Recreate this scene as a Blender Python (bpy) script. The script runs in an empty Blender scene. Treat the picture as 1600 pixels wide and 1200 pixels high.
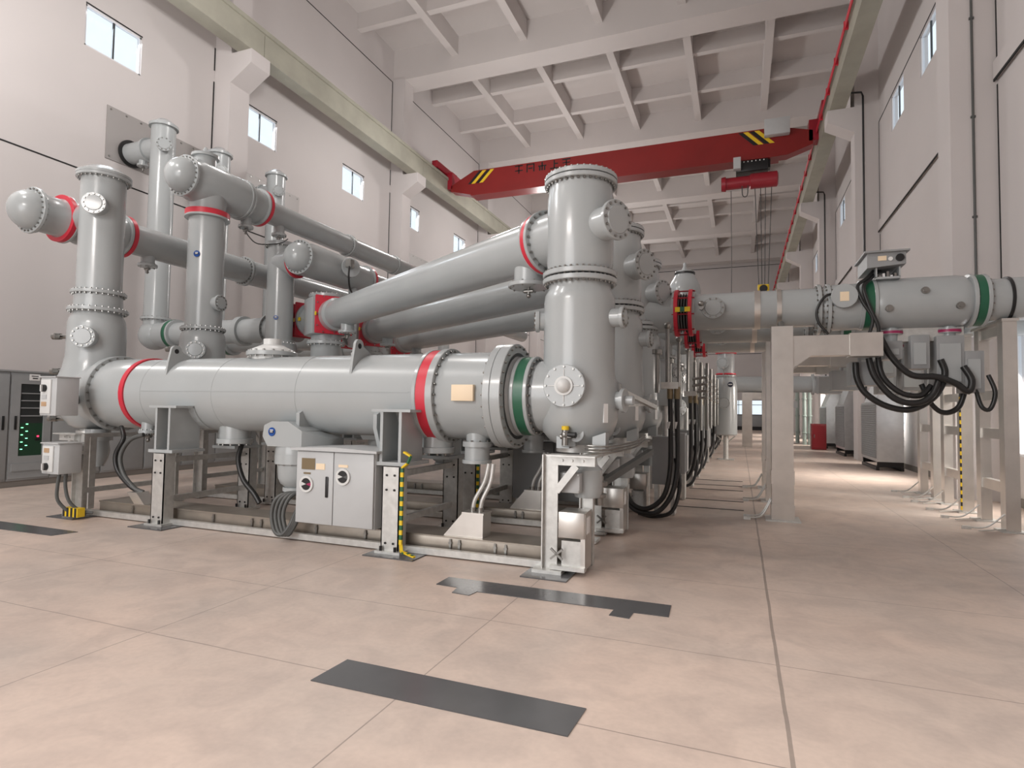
import bpy, bmesh, math, random
from mathutils import Vector, Matrix, Quaternion
random.seed(7)
C = bpy.context.scene.collection
PI = math.pi
V = Vector

# ------------------------------------------------------------------ camera
cam_d = bpy.data.cameras.new('camera'); cam = bpy.data.objects.new('camera', cam_d); C.objects.link(cam)
Yc = V((356/920, -46/920, -1)).normalized()
Xc = -V((-2385/920, -3/920, -1)).normalized(); Xc = (Xc - Yc*Xc.dot(Yc)).normalized()
Zc = Xc.cross(Yc)
R3 = Matrix((Xc, Yc, Zc))
cam.matrix_world = Matrix.Translation((0, 0, 1.6)) @ R3.to_4x4()
cam_d.sensor_width = 36.0; cam_d.lens = 36.0*920/1600
cam_d.clip_start = 0.05; cam_d.clip_end = 300
S = bpy.context.scene
S.camera = cam
# ------------------------------------------------------------------ world, light, exposure
W = bpy.data.worlds.new('world'); S.world = W; W.use_nodes = True
bg = W.node_tree.nodes['Background']
bg.inputs[0].default_value = (0.90, 0.95, 1.0, 1); bg.inputs[1].default_value = 1.3
S.view_settings.view_transform = 'Standard'; S.view_settings.look = 'None'
S.view_settings.gamma = 1.0; S.view_settings.use_curve_mapping = False
S.view_settings.exposure = 0.0
S.cycles.use_denoising = True
S.cycles.max_bounces = 8; S.cycles.diffuse_bounces = 5; S.cycles.glossy_bounces = 4

def area(name, loc, target, sx, sy, power, col=(1, 1, 1), spread=PI):
    d = bpy.data.lights.new(name, 'AREA'); d.shape = 'RECTANGLE'; d.size = sx; d.size_y = sy
    d.energy = power; d.color = col; d.spread = spread
    o = bpy.data.objects.new(name, d); C.objects.link(o); o.location = loc
    o.rotation_euler = (V(target)-V(loc)).to_track_quat('-Z', 'Y').to_euler()
    return o
# added fill at an assumed gate opening, behind the photographer to the left
area('rear_fill', (-7.0, -6.6, 3.6), (-5.5, 6, 1.6), 7.5, 6.4, 500, (1.0, 0.97, 0.95))
# unseen fills added to brighten the front tanks and the near floor
area('front_fill', (-6.0, -3.6, 7.2), (-4.4, 5.2, .5), 3.0, 1.2, 350, (1.0, 0.94, 0.90))
area('floor_fill', (.9, .8, 12.0), (.9, 1.2, 0), 1.5, 1.5, 105, (1.0, 0.93, 0.88), math.radians(56))
def point_fill(name, loc, power, r=0.5, col=(1.0, 0.965, 0.94)):
    d = bpy.data.lights.new(name, 'POINT'); d.energy = power; d.shadow_soft_size = r; d.color = col
    o = bpy.data.objects.new(name, d); C.objects.link(o); o.location = loc
# unseen point fills added down the left half to brighten ceiling and walls
for yy, pw in ((1.0, 800), (11.0, 480), (21.0, 640), (31.0, 680), (42.0, 800), (54.0, 850)):
    point_fill('hall_fill', (-10.0, yy, 11.5), pw)

point_fill('wall_fill', (-12.4, 4.5, 9.5), 560)  # unseen fill added to brighten the left wall
# ------------------------------------------------------------------ materials
def mat(name, col, rough=0.5, metal=0.0, spec=0.5, noise=0.0, nscale=6.0, bump=0.0, coat=0.0, emit=None, estr=1.0):
    m = bpy.data.materials.new(name); m.use_nodes = True
    nt = m.node_tree; b = nt.nodes['Principled BSDF']
    b.inputs['Base Color'].default_value = (*col, 1); b.inputs['Roughness'].default_value = rough
    b.inputs['Metallic'].default_value = metal; b.inputs['Specular IOR Level'].default_value = spec
    if coat: b.inputs['Coat Weight'].default_value = coat; b.inputs['Coat Roughness'].default_value = 0.12
    if noise or bump:
        tc = nt.nodes.new('ShaderNodeTexCoord'); n = nt.nodes.new('ShaderNodeTexNoise')
        n.inputs['Scale'].default_value = nscale; n.inputs['Detail'].default_value = 6
        nt.links.new(tc.outputs['Object'], n.inputs['Vector'])
        if noise:
            r = nt.nodes.new('ShaderNodeValToRGB')
            r.color_ramp.elements[0].position = 0.3; r.color_ramp.elements[1].position = 0.7
            r.color_ramp.elements[0].color = (*[c*(1-noise) for c in col], 1)
            r.color_ramp.elements[1].color = (*[min(1, c*(1+noise)) for c in col], 1)
            nt.links.new(n.outputs['Fac'], r.inputs['Fac']); nt.links.new(r.outputs['Color'], b.inputs['Base Color'])
        if bump:
            bp = nt.nodes.new('ShaderNodeBump'); bp.inputs['Strength'].default_value = bump; bp.inputs['Distance'].default_value = 0.02
            nt.links.new(n.outputs['Fac'], bp.inputs['Height']); nt.links.new(bp.outputs['Normal'], b.inputs['Normal'])
    if emit:
        b.inputs['Emission Color'].default_value = (*emit, 1); b.inputs['Emission Strength'].default_value = estr
    return m
GREY = mat('grey_enamel', (0.40, 0.425, 0.43), 0.27, noise=0.03, nscale=1.5, coat=0.35)
CABG = mat('cabinet_grey', (0.50, 0.515, 0.52), 0.42, noise=0.02)
DCAB = mat('dark_cabinet_grey', (0.30, 0.31, 0.315), 0.45, noise=0.03)
WHITEP = mat('pale_paint', (0.66, 0.67, 0.66), 0.4, noise=0.03)
RED = mat('red_paint', (0.62, 0.03, 0.055), 0.38)
CRED = mat('crane_red', (0.23, 0.012, 0.011), 0.42, noise=0.10, nscale=0.6)
DRED = mat('dark_red_steel', (0.30, 0.012, 0.025), 0.4)
GREEN = mat('green_spacer', (0.02, 0.12, 0.065), 0.35)
BOLT = mat('bolt_steel', (0.30, 0.295, 0.28), 0.32, metal=0.9)
GALV = mat('galvanised_steel', (0.60, 0.60, 0.58), 0.42, metal=0.55, noise=0.10, nscale=14)
TRAY = mat('tray_steel', (0.36, 0.32, 0.275), 0.38, metal=0.6, noise=0.12, nscale=4)
STAIN = mat('stainless_steel', (0.66, 0.635, 0.60), 0.30, metal=0.8, noise=0.08, nscale=3)
ALU = mat('duct_aluminium', (0.62, 0.64, 0.65), 0.30, metal=0.75, noise=0.06, nscale=5, bump=0.06)
BLACK = mat('black_rubber', (0.016, 0.016, 0.016), 0.38)
HOSE = mat('grey_hose', (0.085, 0.088, 0.085), 0.45)
BLK = mat('black_plastic', (0.012, 0.012, 0.013), 0.4)
YEL = mat('yellow_paint', (0.80, 0.55, 0.02), 0.5)
TAPEG = mat('tape_green', (0.02, 0.12, 0.05), 0.5)
BRASS = mat('brass_plate', (0.62, 0.42, 0.26), 0.42, metal=0.4, noise=0.08, nscale=20)
CREAM = mat('cream_plate', (0.86, 0.70, 0.50), 0.5)
BRONZE = mat('bronze_plate', (0.22, 0.17, 0.10), 0.4, metal=0.4)
WHITE = mat('white_sticker', (0.80, 0.80, 0.79), 0.5)
BLUE = mat('blue_badge', (0.01, 0.07, 0.30), 0.35)
NAVY = mat('navy_badge', (0.01, 0.015, 0.04), 0.35)
WALL = mat('wall_plaster', (0.60, 0.565, 0.555), 0.85, noise=0.03, nscale=0.35, bump=0.03)
CEIL = mat('ceiling_plaster', (0.60, 0.565, 0.55), 0.9, noise=0.03, nscale=0.4)
CONC = mat('beam_concrete', (0.36, 0.35, 0.29), 0.8, noise=0.10, nscale=1.2, bump=0.05)
JOINT = mat('joint_black', (0.02, 0.02, 0.02), 0.9)
FRAME = mat('window_frame', (0.72, 0.72, 0.74), 0.4)
DARKF = mat('window_mullion', (0.05, 0.055, 0.06), 0.4)
BASE = mat('skirting', (0.24, 0.22, 0.20), 0.6)
PATCH = mat('floor_patch_paint', (0.085, 0.086, 0.09), 0.22, noise=0.08, nscale=3)
LEDG = mat('green_led', (0.1, 0.9, 0.35), 0.4, emit=(0.25, 1.0, 0.5), estr=3.0)
LEDR = mat('red_led', (0.9, 0.02, 0.05), 0.4, emit=(1.0, 0.03, 0.10), estr=3.0)
PCB = mat('dark_rack', (0.028, 0.032, 0.032), 0.35)
PCBG = mat('green_rack', (0.012, 0.05, 0.025), 0.4)
TUBE = mat('lamp_tube', (1, 0.96, 0.85), 0.4, emit=(1.0, 0.95, 0.82), estr=3.0)
PURP = mat('purple_red', (0.35, 0.02, 0.10), 0.4)
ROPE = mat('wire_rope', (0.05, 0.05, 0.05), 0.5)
REDBOX = mat('hydrant_red', (0.22, 0.012, 0.018), 0.4)
GPIPE = mat('pale_green_pipe', (0.33, 0.40, 0.37), 0.4)

def glass():
    m = bpy.data.materials.new('window_glass'); m.use_nodes = True; nt = m.node_tree
    nt.nodes.remove(nt.nodes['Principled BSDF'])
    t = nt.nodes.new('ShaderNodeBsdfTransparent'); g = nt.nodes.new('ShaderNodeBsdfGlossy'); x = nt.nodes.new('ShaderNodeMixShader')
    t.inputs[0].default_value = (0.93, 0.96, 0.98, 1); g.inputs[1].default_value = 0.03; x.inputs[0].default_value = 0.07
    nt.links.new(t.outputs[0], x.inputs[1]); nt.links.new(g.outputs[0], x.inputs[2])
    nt.links.new(x.outputs[0], nt.nodes['Material Output'].inputs[0]); return m
GLASS = glass()

def floor_mat():
    m = bpy.data.materials.new('sealed_concrete_floor'); m.use_nodes = True; nt = m.node_tree; b = nt.nodes['Principled BSDF']
    N = nt.nodes.new; L = nt.links.new
    tc = N('ShaderNodeTexCoord')
    def noise(sc, det, dist=0.0):
        n = N('ShaderNodeTexNoise'); n.inputs['Scale'].default_value = sc; n.inputs['Detail'].default_value = det
        n.inputs['Distortion'].default_value = dist; L(tc.outputs['Object'], n.inputs['Vector']); return n
    def ramp(src, p0, c0, p1, c1):
        r = N('ShaderNodeValToRGB'); e = r.color_ramp.elements
        e[0].position = p0; e[0].color = (*c0, 1); e[1].position = p1; e[1].color = (*c1, 1)
        L(src, r.inputs['Fac']); return r.outputs['Color']
    def mix(kind, f, a, c):
        x = N('ShaderNodeMix'); x.data_type = 'RGBA'; x.blend_type = kind
        if isinstance(f, float): x.inputs[0].default_value = f
        else: L(f, x.inputs[0])
        L(a, x.inputs[6]); L(c, x.inputs[7]); return x.outputs[2]
    big = ramp(noise(0.55, 5, 0.6).outputs['Fac'], 0.30, (0.50, 0.425, 0.375), 0.72, (0.62, 0.495, 0.42))
    mid = ramp(noise(2.6, 8, 1.2).outputs['Fac'], 0.34, (0.86, 0.86, 0.87), 0.60, (1, 1, 1))
    fine = ramp(noise(26, 6).outputs['Fac'], 0.30, (0.93, 0.93, 0.93), 0.65, (1, 1, 1))
    sp = ramp(noise(7.0, 9, 2.5).outputs['Fac'], 0.70, (1, 1, 1), 0.80, (0.80, 0.79, 0.78))
    col = mix('MULTIPLY', 1.0, mix('MULTIPLY', 1.0, mix('MULTIPLY', 1.0, big, mid), fine), sp)
    sx = N('ShaderNodeSeparateXYZ'); L(tc.outputs['Object'], sx.inputs[0])
    acc = None
    wob = noise(1.6, 2).outputs['Fac']
    def near(sock, at, w):
        s = N('ShaderNodeMath'); s.operation = 'SUBTRACT'; L(sock, s.inputs[0]); s.inputs[1].default_value = at
        ad = N('ShaderNodeMath'); ad.operation = 'MULTIPLY_ADD'; L(wob, ad.inputs[0]); ad.inputs[1].default_value = 0.02; L(s.outputs[0], ad.inputs[2])
        a = N('ShaderNodeMath'); a.operation = 'ABSOLUTE'; L(ad.outputs[0], a.inputs[0])
        l = N('ShaderNodeMath'); l.operation = 'LESS_THAN'; L(a.outputs[0], l.inputs[0]); l.inputs[1].default_value = w
        return l.outputs[0]
    cuts = [(0, -3.87, .0045), (0, -1.76, .0045), (0, -6.1, .0045), (0, .235, .011), (0, 2.4, .005), (0, -8.3, .004)]
    cuts += [(1, y, .0045) for y in (-1.2, 0.85, 3.02, 4.2, 5.94, 8.2, 12.4, 16.6, 20.8, 25)]
    for ax, at, w in cuts:
        o = near(sx.outputs[ax], at, w)
        if acc is None: acc = o
        else:
            mm = N('ShaderNodeMath'); mm.operation = 'MAXIMUM'; L(acc, mm.inputs[0]); L(o, mm.inputs[1]); acc = mm.outputs[0]
    dk = N('ShaderNodeRGB'); dk.outputs[0].default_value = (0.14, 0.12, 0.105, 1)
    sc = N('ShaderNodeMath'); sc.operation = 'MULTIPLY'; L(acc, sc.inputs[0]); sc.inputs[1].default_value = 0.6
    L(mix('MIX', sc.outputs[0], col, dk.outputs[0]), b.inputs['Base Color'])
    rr = N('ShaderNodeMapRange'); L(noise(1.8, 5).outputs['Fac'], rr.inputs[0])
    rr.inputs[3].default_value = 0.34; rr.inputs[4].default_value = 0.58; L(rr.outputs[0], b.inputs['Roughness'])
    b.inputs['Specular IOR Level'].default_value = 0.4
    return m
FLOOR = floor_mat()

# ------------------------------------------------------------------ mesh builder
class MB:
    def __init__(s): s.bm = bmesh.new()
    def _f(s, vs, m, sm=True):
        try:
            f = s.bm.faces.new(vs); f.material_index = m; f.smooth = sm
        except ValueError: pass
    def box(s, x0, x1, y0, y1, z0, z1, m=0, bev=0.0):
        c = V(((x0+x1)/2, (y0+y1)/2, (z0+z1)/2)); d = V((abs(x1-x0), abs(y1-y0), abs(z1-z0)))
        return s.obox(c, d, Matrix.Identity(3), m, bev)
    def obox(s, c, d, R, m=0, bev=0.0):
        r = bmesh.ops.create_cube(s.bm, size=1.0); vs = r['verts']
        for v in vs: v.co = V((v.co.x*d[0], v.co.y*d[1], v.co.z*d[2]))
        fs = {f for v in vs for f in v.link_faces}
        if bev > 0:
            es = list({e for v in vs for e in v.link_edges})
            br = bmesh.ops.bevel(s.bm, geom=es, offset=bev, segments=2, affect='EDGES', profile=0.5)
            vs = list({v for f in br['faces'] for v in f.verts} | {v for v in vs if v.is_valid})
            fs = {f for v in vs for f in v.link_faces}
        for v in vs: v.co = R @ v.co + V(c)
        for f in fs: f.material_index = m; f.smooth = bev > 0
        return s
    def bar(s, p0, p1, w, h, m=0, up=(0, 0, 1), bev=0.0):
        p0, p1 = V(p0), V(p1); d = p1-p0; L = d.length; d.normalize()
        u = V(up)
        if abs(d.dot(u)) > .98: u = V((0, 1, 0))
        a = d.cross(u).normalized(); b = a.cross(d).normalized()
        R = Matrix((d, a, b)).transposed()
        return s.obox((p0+p1)/2, (L, w, h), R, m, bev)
    def lathe(s, o, d, prof, seg=40, m=0):
        o, d = V(o), V(d).normalized()
        t = V((0, 0, 1)) if abs(d.z) < .9 else V((1, 0, 0))
        a = d.cross(t).normalized(); b = d.cross(a).normalized()
        rings = []
        for h, r in prof:
            if r < 1e-5: rings.append([s.bm.verts.new(o+d*h)])
            else: rings.append([s.bm.verts.new(o+d*h+(a*math.cos(2*PI*k/seg)+b*math.sin(2*PI*k/seg))*r) for k in range(seg)])
        for r0, r1 in zip(rings, rings[1:]):
            for k in range(seg):
                k2 = (k+1) % seg
                if len(r0) == 1 and len(r1) == 1: continue
                if len(r0) == 1: s._f((r0[0], r1[k], r1[k2]), m)
                elif len(r1) == 1: s._f((r0[k], r1[0], r0[k2]), m)
                else: s._f((r0[k], r1[k], r1[k2], r0[k2]), m)
        return s
    def cyl(s, p0, p1, r, seg=24, m=0, r1=None):
        p0, p1 = V(p0), V(p1); L = (p1-p0).length
        r1 = r if r1 is None else r1
        return s.lathe(p0, p1-p0, [(0, 0), (0, r), (L, r1), (L, 0)], seg, m)
    def disc(s, p, d, r, th, seg=40, m=0, ch=0.006):
        return s.lathe(p, d, [(0, 0), (0, r-ch), (ch, r), (th-ch, r), (th, r-ch), (th, 0)], seg, m)
    def ring(s, p, d, ri, ro, th, seg=40, m=0):
        return s.lathe(p, d, [(0, ri), (0, ro), (th, ro), (th, ri), (0, ri)], seg, m)
    def dome(s, p, d, r, h, seg=40, m=0, n=8):
        return s.lathe(p, d, [(h*math.sin(PI/2*k/n), max(0, r*math.cos(PI/2*k/n)) if k < n else 0) for k in range(n+1)], seg, m)
    def sphere(s, c, r, m=0, seg=28):
        n = 14
        return s.lathe(V(c)-V((0, 0, r)), (0, 0, 1), [(r-r*math.cos(PI*k/n), r*math.sin(PI*k/n) if 0 < k < n else 0) for k in range(n+1)], seg, m)
    def bolts(s, c, d, R, n, r=0.016, h=0.02, m=0, ph=0.0):
        c, d = V(c), V(d).normalized()
        t = V((0, 0, 1)) if abs(d.z) < .9 else V((1, 0, 0))
        a = d.cross(t).normalized(); b = d.cross(a).normalized()
        for k in range(n):
            an = 2*PI*(k+ph)/n
            p = c+(a*math.cos(an)+b*math.sin(an))*R
            s.lathe(p, d, [(0, r), (h, r), (h, 0)], 6, m)
        return s
    def tube(s, pts, r, seg=10, m=0, sub=5, smooth=True):
        pts = [V(p) for p in pts]
        if smooth and len(pts) > 2:
            q = []; P = [pts[0]]+pts+[pts[-1]]
            for i in range(1, len(P)-2):
                p0, p1, p2, p3 = P[i-1:i+3]
                for k in range(sub):
                    t = k/sub
                    q.append(0.5*((2*p1)+(p2-p0)*t+(2*p0-5*p1+4*p2-p3)*t*t+(3*p1-p0-3*p2+p3)*t**3))
            q.append(pts[-1]); pts = q
        n = len(pts); up = None; rings = []
        for i in range(n):
            d = (pts[min(i+1, n-1)]-pts[max(i-1, 0)])
            if d.length < 1e-7: d = V((0, 0, 1))
            d.normalize()
            if up is None:
                up = V((0, 0, 1)) if abs(d.z) < .9 else V((0, 1, 0))
            a = d.cross(up).normalized(); up = a.cross(d).normalized()
            rings.append([s.bm.verts.new(pts[i]+(a*math.cos(2*PI*k/seg)+up*math.sin(2*PI*k/seg))*r) for k in range(seg)])
        for r0, r1 in zip(rings, rings[1:]):
            for k in range(seg): s._f((r0[k], r0[(k+1) % seg], r1[(k+1) % seg], r1[k]), m)
        s._f(list(reversed(rings[0])), m); s._f(rings[-1], m)
        return s
    def prism(s, poly, vec, m=0):
        vec = V(vec); a = [s.bm.verts.new(V(p)) for p in poly]; b = [s.bm.verts.new(V(p)+vec) for p in poly]
        n = len(a)
        for k in range(n): s._f((a[k], a[(k+1) % n], b[(k+1) % n], b[k]), m, False)
        s._f(list(reversed(a)), m, False); s._f(b, m, False)
        return s
    def plate_hole(s, c, n, up, rad, hole, foot, th, m=0, seg=16): pass
    def build(s, name, mats, parent=None, base=None):
        if not isinstance(mats, (list, tuple)): mats = [mats]
        bmesh.ops.recalc_face_normals(s.bm, faces=s.bm.faces[:])
        off = V((0, 0, 0))
        p = parent
        while p is not None: off = off+p.location; p = p.parent
        loc = V((0, 0, 0))
        if parent is None and base is not None: loc = V(base); off = loc
        if off.length > 0:
            for v in s.bm.verts: v.co -= off
        me = bpy.data.meshes.new(name); s.bm.to_mesh(me); s.bm.free()
        for mm in mats: me.materials.append(mm)
        try: me.set_sharp_from_angle(angle=math.radians(38))
        except Exception: pass
        o = bpy.data.objects.new(name, me); C.objects.link(o); o.location = loc
        if parent is not None: o.parent = parent
        if name == 'bolt_ring': o['kind'] = 'stuff'
        return o

def tag(o, label, cat, group=None, kind=None):
    if label: o['label'] = label
    if cat: o['category'] = cat
    if group: o['group'] = group
    if kind: o['kind'] = kind
    return o
def thing(name, label, cat, loc=(0, 0, 0), group=None):
    o = bpy.data.objects.new(name, None); C.objects.link(o); o.location = loc; o.empty_display_size = 0.2
    return tag(o, label, cat, group)
def dup(o, dloc=(0, 0, 0), label=None, group=None, parent=None):
    c = o.copy(); C.objects.link(c)
    if parent is not None: c.parent = parent
    else:
        c.location = o.location+V(dloc)
        if label: c['label'] = label
        if group: c['group'] = group
    for ch in list(o.children): dup(ch, parent=c)
    return c
def struct(o): o['kind'] = 'structure'; return o
def flange(parent, p, d, r, th=0.05, n=24, name='flange', both=True, m=GREY, br=0.015, sink=0.035):
    d = V(d).normalized(); p = V(p)
    f = MB().disc(p, d, r, th).build(name, m, parent)
    b = MB().bolts(p+d*th, d, r-sink, n, br, 0.022)
    if both: b.bolts(p, -d, r-sink, n, br, 0.022)
    b = b.build('bolt_ring', BOLT, f); b['kind'] = 'stuff'
    return f
def band(parent, p, d, r, w, m=RED, name='red_ring'):
    return MB().ring(V(p), d, r*0.7, r, w).build(name, m, parent)
def badge(parent, p, n, r=0.05):
    n = V(n).normalized(); p = V(p)
    f = MB().disc(p, n, r, 0.01, 24, ch=.002).build('round_badge', BLUE, parent)
    a = V((0, 0, 1)).cross(n).normalized() if abs(n.z) < .9 else V((1, 0, 0)); R = Matrix((a, n, a.cross(n))).transposed()
    b = MB()
    b.obox(p+n*.011, (r*1.25, .004, r*.22), R, 0); b.obox(p+n*.011+V((0, 0, r*.38)), (r*.9, .004, r*.2), R, 0); b.obox(p+n*.012, (r*1.3, .004, r*.55), R, 1)
    b.obox(p+n*.014, (r*.8, .004, r*.18), R, 0)
    b.build('badge_mark', [WHITE, NAVY], f)
    return f
def drain(parent, p, r=0.13, L=0.16, d=(0, 0, -1), name='drain_port'):
    """short nozzle with bolted blank and a small tap hanging from a pipe"""
    d = V(d).normalized(); p = V(p)
    o = MB().cyl(p-d*0.1, p+d*L, r*.72, 24).disc(p+d*L, d, r, .05, 28).build(name, GREY, parent)
    MB().bolts(p+d*L, -d, r-.025, 10, .011, .015).bolts(p+d*(L+.05), d, r-.025, 10, .011, .015).build('bolt_ring', BOLT, o)
    t = MB().cyl(p+d*(L+.05), p+d*(L+.14), .022, 10).cyl(p+d*(L+.09)+V((-.06, 0, 0)), p+d*(L+.09)+V((.06, 0, 0)), .026, 10).sphere(p+d*(L+.15), .03)
    t.build('tap', BOLT, o)
    return o
def port(parent, p, d, r, L, n=12, name='inspection_port', neck=0.85):
    d = V(d).normalized(); p = V(p)
    o = MB().cyl(p-d*0.25, p+d*L, r*neck, 32).disc(p+d*L, d, r, .045, 36).lathe(p+d*(L+.045), d, [(0, r*.72), (.012, r*.68), (.018, 0)], 32).build(name, GREY, parent)
    MB().bolts(p+d*(L+.045), d, r-.03, n, .015, .016).build('bolt_ring', BOLT, o)
    return o
ORD = ['front', 'second', 'third', 'fourth', 'fifth', 'sixth', 'seventh', 'eighth', 'ninth', 'tenth', 'eleventh', 'twelfth', 'thirteenth', 'fourteenth']

# ================================================================== THE HALL
XL, XR, YB, YF, ZC = -15.9, 4.7, -7.0, 68.0, 19.2
COLS = [14.4+10.3*k for k in range(-2, 6)]          # column centres along the hall
struct(MB().box(XL-.4, XR+.4, YB, YF+.4, -.3, 0).build('floor', FLOOR))
# ceiling slab with its grid of ribs and deep main beams
c = MB().box(XL-.4, XR+.4, YB, YF+.4, ZC, ZC+.3)
for y in COLS+[4.1+0*10.3]:
    pass
for y in COLS: c.box(XL, XR, y-.45, y+.75, 17.65, ZC)
for x in (-12.55, -9.1, -5.65, -2.2, 1.25): c.box(x-.17, x+.17, YB, YF, 18.3, ZC)
for y in COLS:
    for k in (1, 2): c.box(XL, XR, y+.12+10.3*k/3-.15, y+.12+10.3*k/3+.15, 18.45, ZC)
struct(c.build('ceiling', CEIL))

def wall_with_holes(name, x0, x1, y0, y1, z1, holes):
    """wall slab between x0 and x1 along the hall; holes = (ya, yb, za, zb)"""
    b = MB(); ys = sorted({y0, y1, *[h[0] for h in holes], *[h[1] for h in holes]}); zs = sorted({0.0, z1, *[h[2] for h in holes], *[h[3] for h in holes]})
    for ya, yb in zip(ys, ys[1:]):
        run = None
        for za, zb in zip(zs, zs[1:]):
            inside = any(h[0] <= ya and yb <= h[1] and h[2] <= za and zb <= h[3] for h in holes)
            if inside:
                if run: b.box(x0, x1, ya, yb, run[0], run[1]); run = None
            else: run = (run[0], zb) if run else (za, zb)
        if run: b.box(x0, x1, ya, yb, run[0], run[1])
    return b
LW = [(y, y+1.55, 10.93, 12.04) for y in (4.5, 9.85, 15.1, 20.5, 25.45, 31.05, 35.9, 41.3, 46.2, 51.6, 56.5, 61.8)]
RW = [(y, y+1.6, 10.98, 12.18) for y in (10.6, 17.4, 20.75, 27.6, 31.6, 38.0, 42.0, 48.3, 52.3, 58.6)]
RWL = [(21.2, 22.5, 1.2, 3.5), (27.0, 28.3, 1.2, 3.5), (33.6, 34.9, 1.2, 3.5), (11.2, 13.4, 0.9, 3.2), (16.6, 18.2, 1.2, 3.5), (40, 42, 1.2, 3.5), (47, 49, 1.2, 3.5)]
def joints(b, x, sgn, y0, y1, z, m=1):
    pass
# left wall
b = wall_with_holes('wall_left', XL-.2, XL, YB, YF, ZC, LW)
def jy(b, x, ya, yb, z, w=.035): b.box(x-.01, x+.012, ya, yb, z-w/2, z+w/2, 1)
def jz(b, x, y, za, zb, w=.04): b.box(x-.01, x+.012, y-w/2, y+w/2, za, zb, 1)
for y in COLS:
    a, e = y+.62, y+10.3-.55
    jy(b, XL, a, e, 7.65); jy(b, XL, a, e, 17.6); jz(b, XL, e, 14.2, 17.6)
    jz(b, XL, e, 3.0, 12.08); jz(b, XL, e, 12.45, 13.2)
    w = sorted(h for h in LW if a < h[0] < e)
    ed = [a]+[q for h in w for q in (h[0], h[1])]+[e]
    for k in range(1, len(ed)-1, 2):
        jy(b, XL, ed[k], ed[k+1], 12.06)
struct(b.build('wall_left', [WALL, JOINT]))
b = wall_with_holes('wall_right', XR, XR+.2, YB, YF, ZC, RW+RWL)
for y in COLS:
    a, e = y+.62, y+10.3-.55
    b.box(XR-.07, XR, a+1.6, e, 8.2, 8.55); jy(b, XR-.06, a+1.6, e, 8.18, .05); jy(b, XR, a, e, 12.2); jy(b, XR, a, e, 17.6)
    jz(b, XR, e, 8.2, 12.2); jz(b, XR, e, 3.5, 8.1); jz(b, XR, a, 5.5, 12)
struct(b.build('wall_right', [WALL, JOINT]))
b = MB()
b.box(XL-.3, -1.3, YF, YF+.3, 0, ZC); b.box(3.4, XR+.3, YF, YF+.3, 0, ZC); b.box(-1.3, 3.4, YF, YF+.3, 3.0, ZC); b.box(-1.3, 3.4, YF, YF+.3, 0, .25)
jj = MB()
b.box(XL, XR, YF-.012, YF, 17.5, 17.56, 1); b.box(XL, XR, YF-.012, YF, 8.0, 8.05, 1)
b.box(XL, XR, YF-.03, YF, 5.6, 5.75, 0)
struct(b.build('wall_end', [WALL, JOINT]))
b = MB()
b.box(XL-.3, -11.5, YB-.3, YB, 0, ZC); b.box(-2.5, XR+.3, YB-.3, YB, 0, ZC); b.box(-11.5, -2.5, YB-.3, YB, 7.2, ZC)  # opening assumed, to let in light from behind left
struct(b.build('wall_back', WALL))
# pilasters with corbels, left and right
t = 0
for y in COLS:
    for sgn, xw, xf, xt in ((1, XL, -15.22, -14.38), (-1, XR, 3.93, 3.05)):
        b = MB().box(min(xw, xf), max(xw, xf), y-.52, y+.27, 0, 17.7)
        b.prism([(xf, y-.52, 11.95), (xt, y-.52, 12.45), (xt, y-.52, 12.9), (xf, y-.52, 12.9)], (0, .79, 0))
        t += 1
        struct(b.build('trim_%d' % t, WALL))
for side, xw, xf in (('left', XL, XL+.03), ('right', XR, XR-.03)):
    struct(MB().box(min(xw, xf), max(xw, xf), YB, YF, 0, .16).build('baseboard_'+side, BASE))
# crane runway beams
for x0, x1, fx in ((-14.95, -14.42, -14.42), (3.12, 3.65, 3.12)):
    b = MB(); ed = [YB]+[y+.05 for y in COLS]+[YF]
    for a, e in zip(ed, ed[1:]): b.box(x0, x1, a+.012, e-.012, 12.9, 13.8)
    b.box(x0-.06, x1+.06, YB, YF, 13.68, 13.82)
    b.box((x0+x1)/2-.05, (x0+x1)/2+.05, YB, YF, 13.82, 13.93, 1)
    t += 1
    struct(b.build('trim_%d' % t, [CONC, GALV]))
# windows
def window(k, x, h, sgn, mull=1):
    ya, yb, za, zb = h; fx = x+sgn*.05
    r = thing('window_%d' % k, None, None, (x, (ya+yb)/2, za)); r['kind'] = 'structure'
    b = MB(); w = .05; xx = sorted((x-sgn*.03, x-sgn*.10))
    b.box(xx[0], xx[1], ya, yb, za, za+w); b.box(xx[0], xx[1], ya, yb, zb-w, zb); b.box(xx[0], xx[1], ya, ya+w, za, zb); b.box(xx[0], xx[1], yb-w, yb, za, zb)
    b.build('window_frame', FRAME, r)
    b = MB()
    for q in range(1, mull+1):
        ym = ya+(yb-ya)*q/(mull+1); b.box(xx[0]+.02, xx[1]-.01, ym-.025, ym+.025, za+w, zb-w)
    b.build('mullion', DARKF, r)
    xm = sum(xx)/2
    MB().box(xm-.004, xm+.004, ya+w, yb-w, za+w, zb-w).build('pane', GLASS, r)
k = 0
for h in LW: k += 1; window(k, XL, h, 1)
for h in RW+RWL: k += 1; window(k, XR, h, -1)
r = thing('window_%d' % (k+1), None, None, (1.0, YF, .25)); r['kind'] = 'structure'
b = MB()
for x in (-1.3, -.15, 1.0, 2.2, 3.35): b.box(x, x+.06, YF, YF+.1, .25, 3.0)
b.box(-1.3, 3.4, YF, YF+.1, 2.5, 2.56); b.box(-1.3, 3.4, YF, YF+.1, .25, .3)
b.build('window_frame', DARKF, r)
MB().box(-1.3, 3.4, YF+.05, YF+.06, .25, 3.0).build('pane', GLASS, r)
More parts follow.
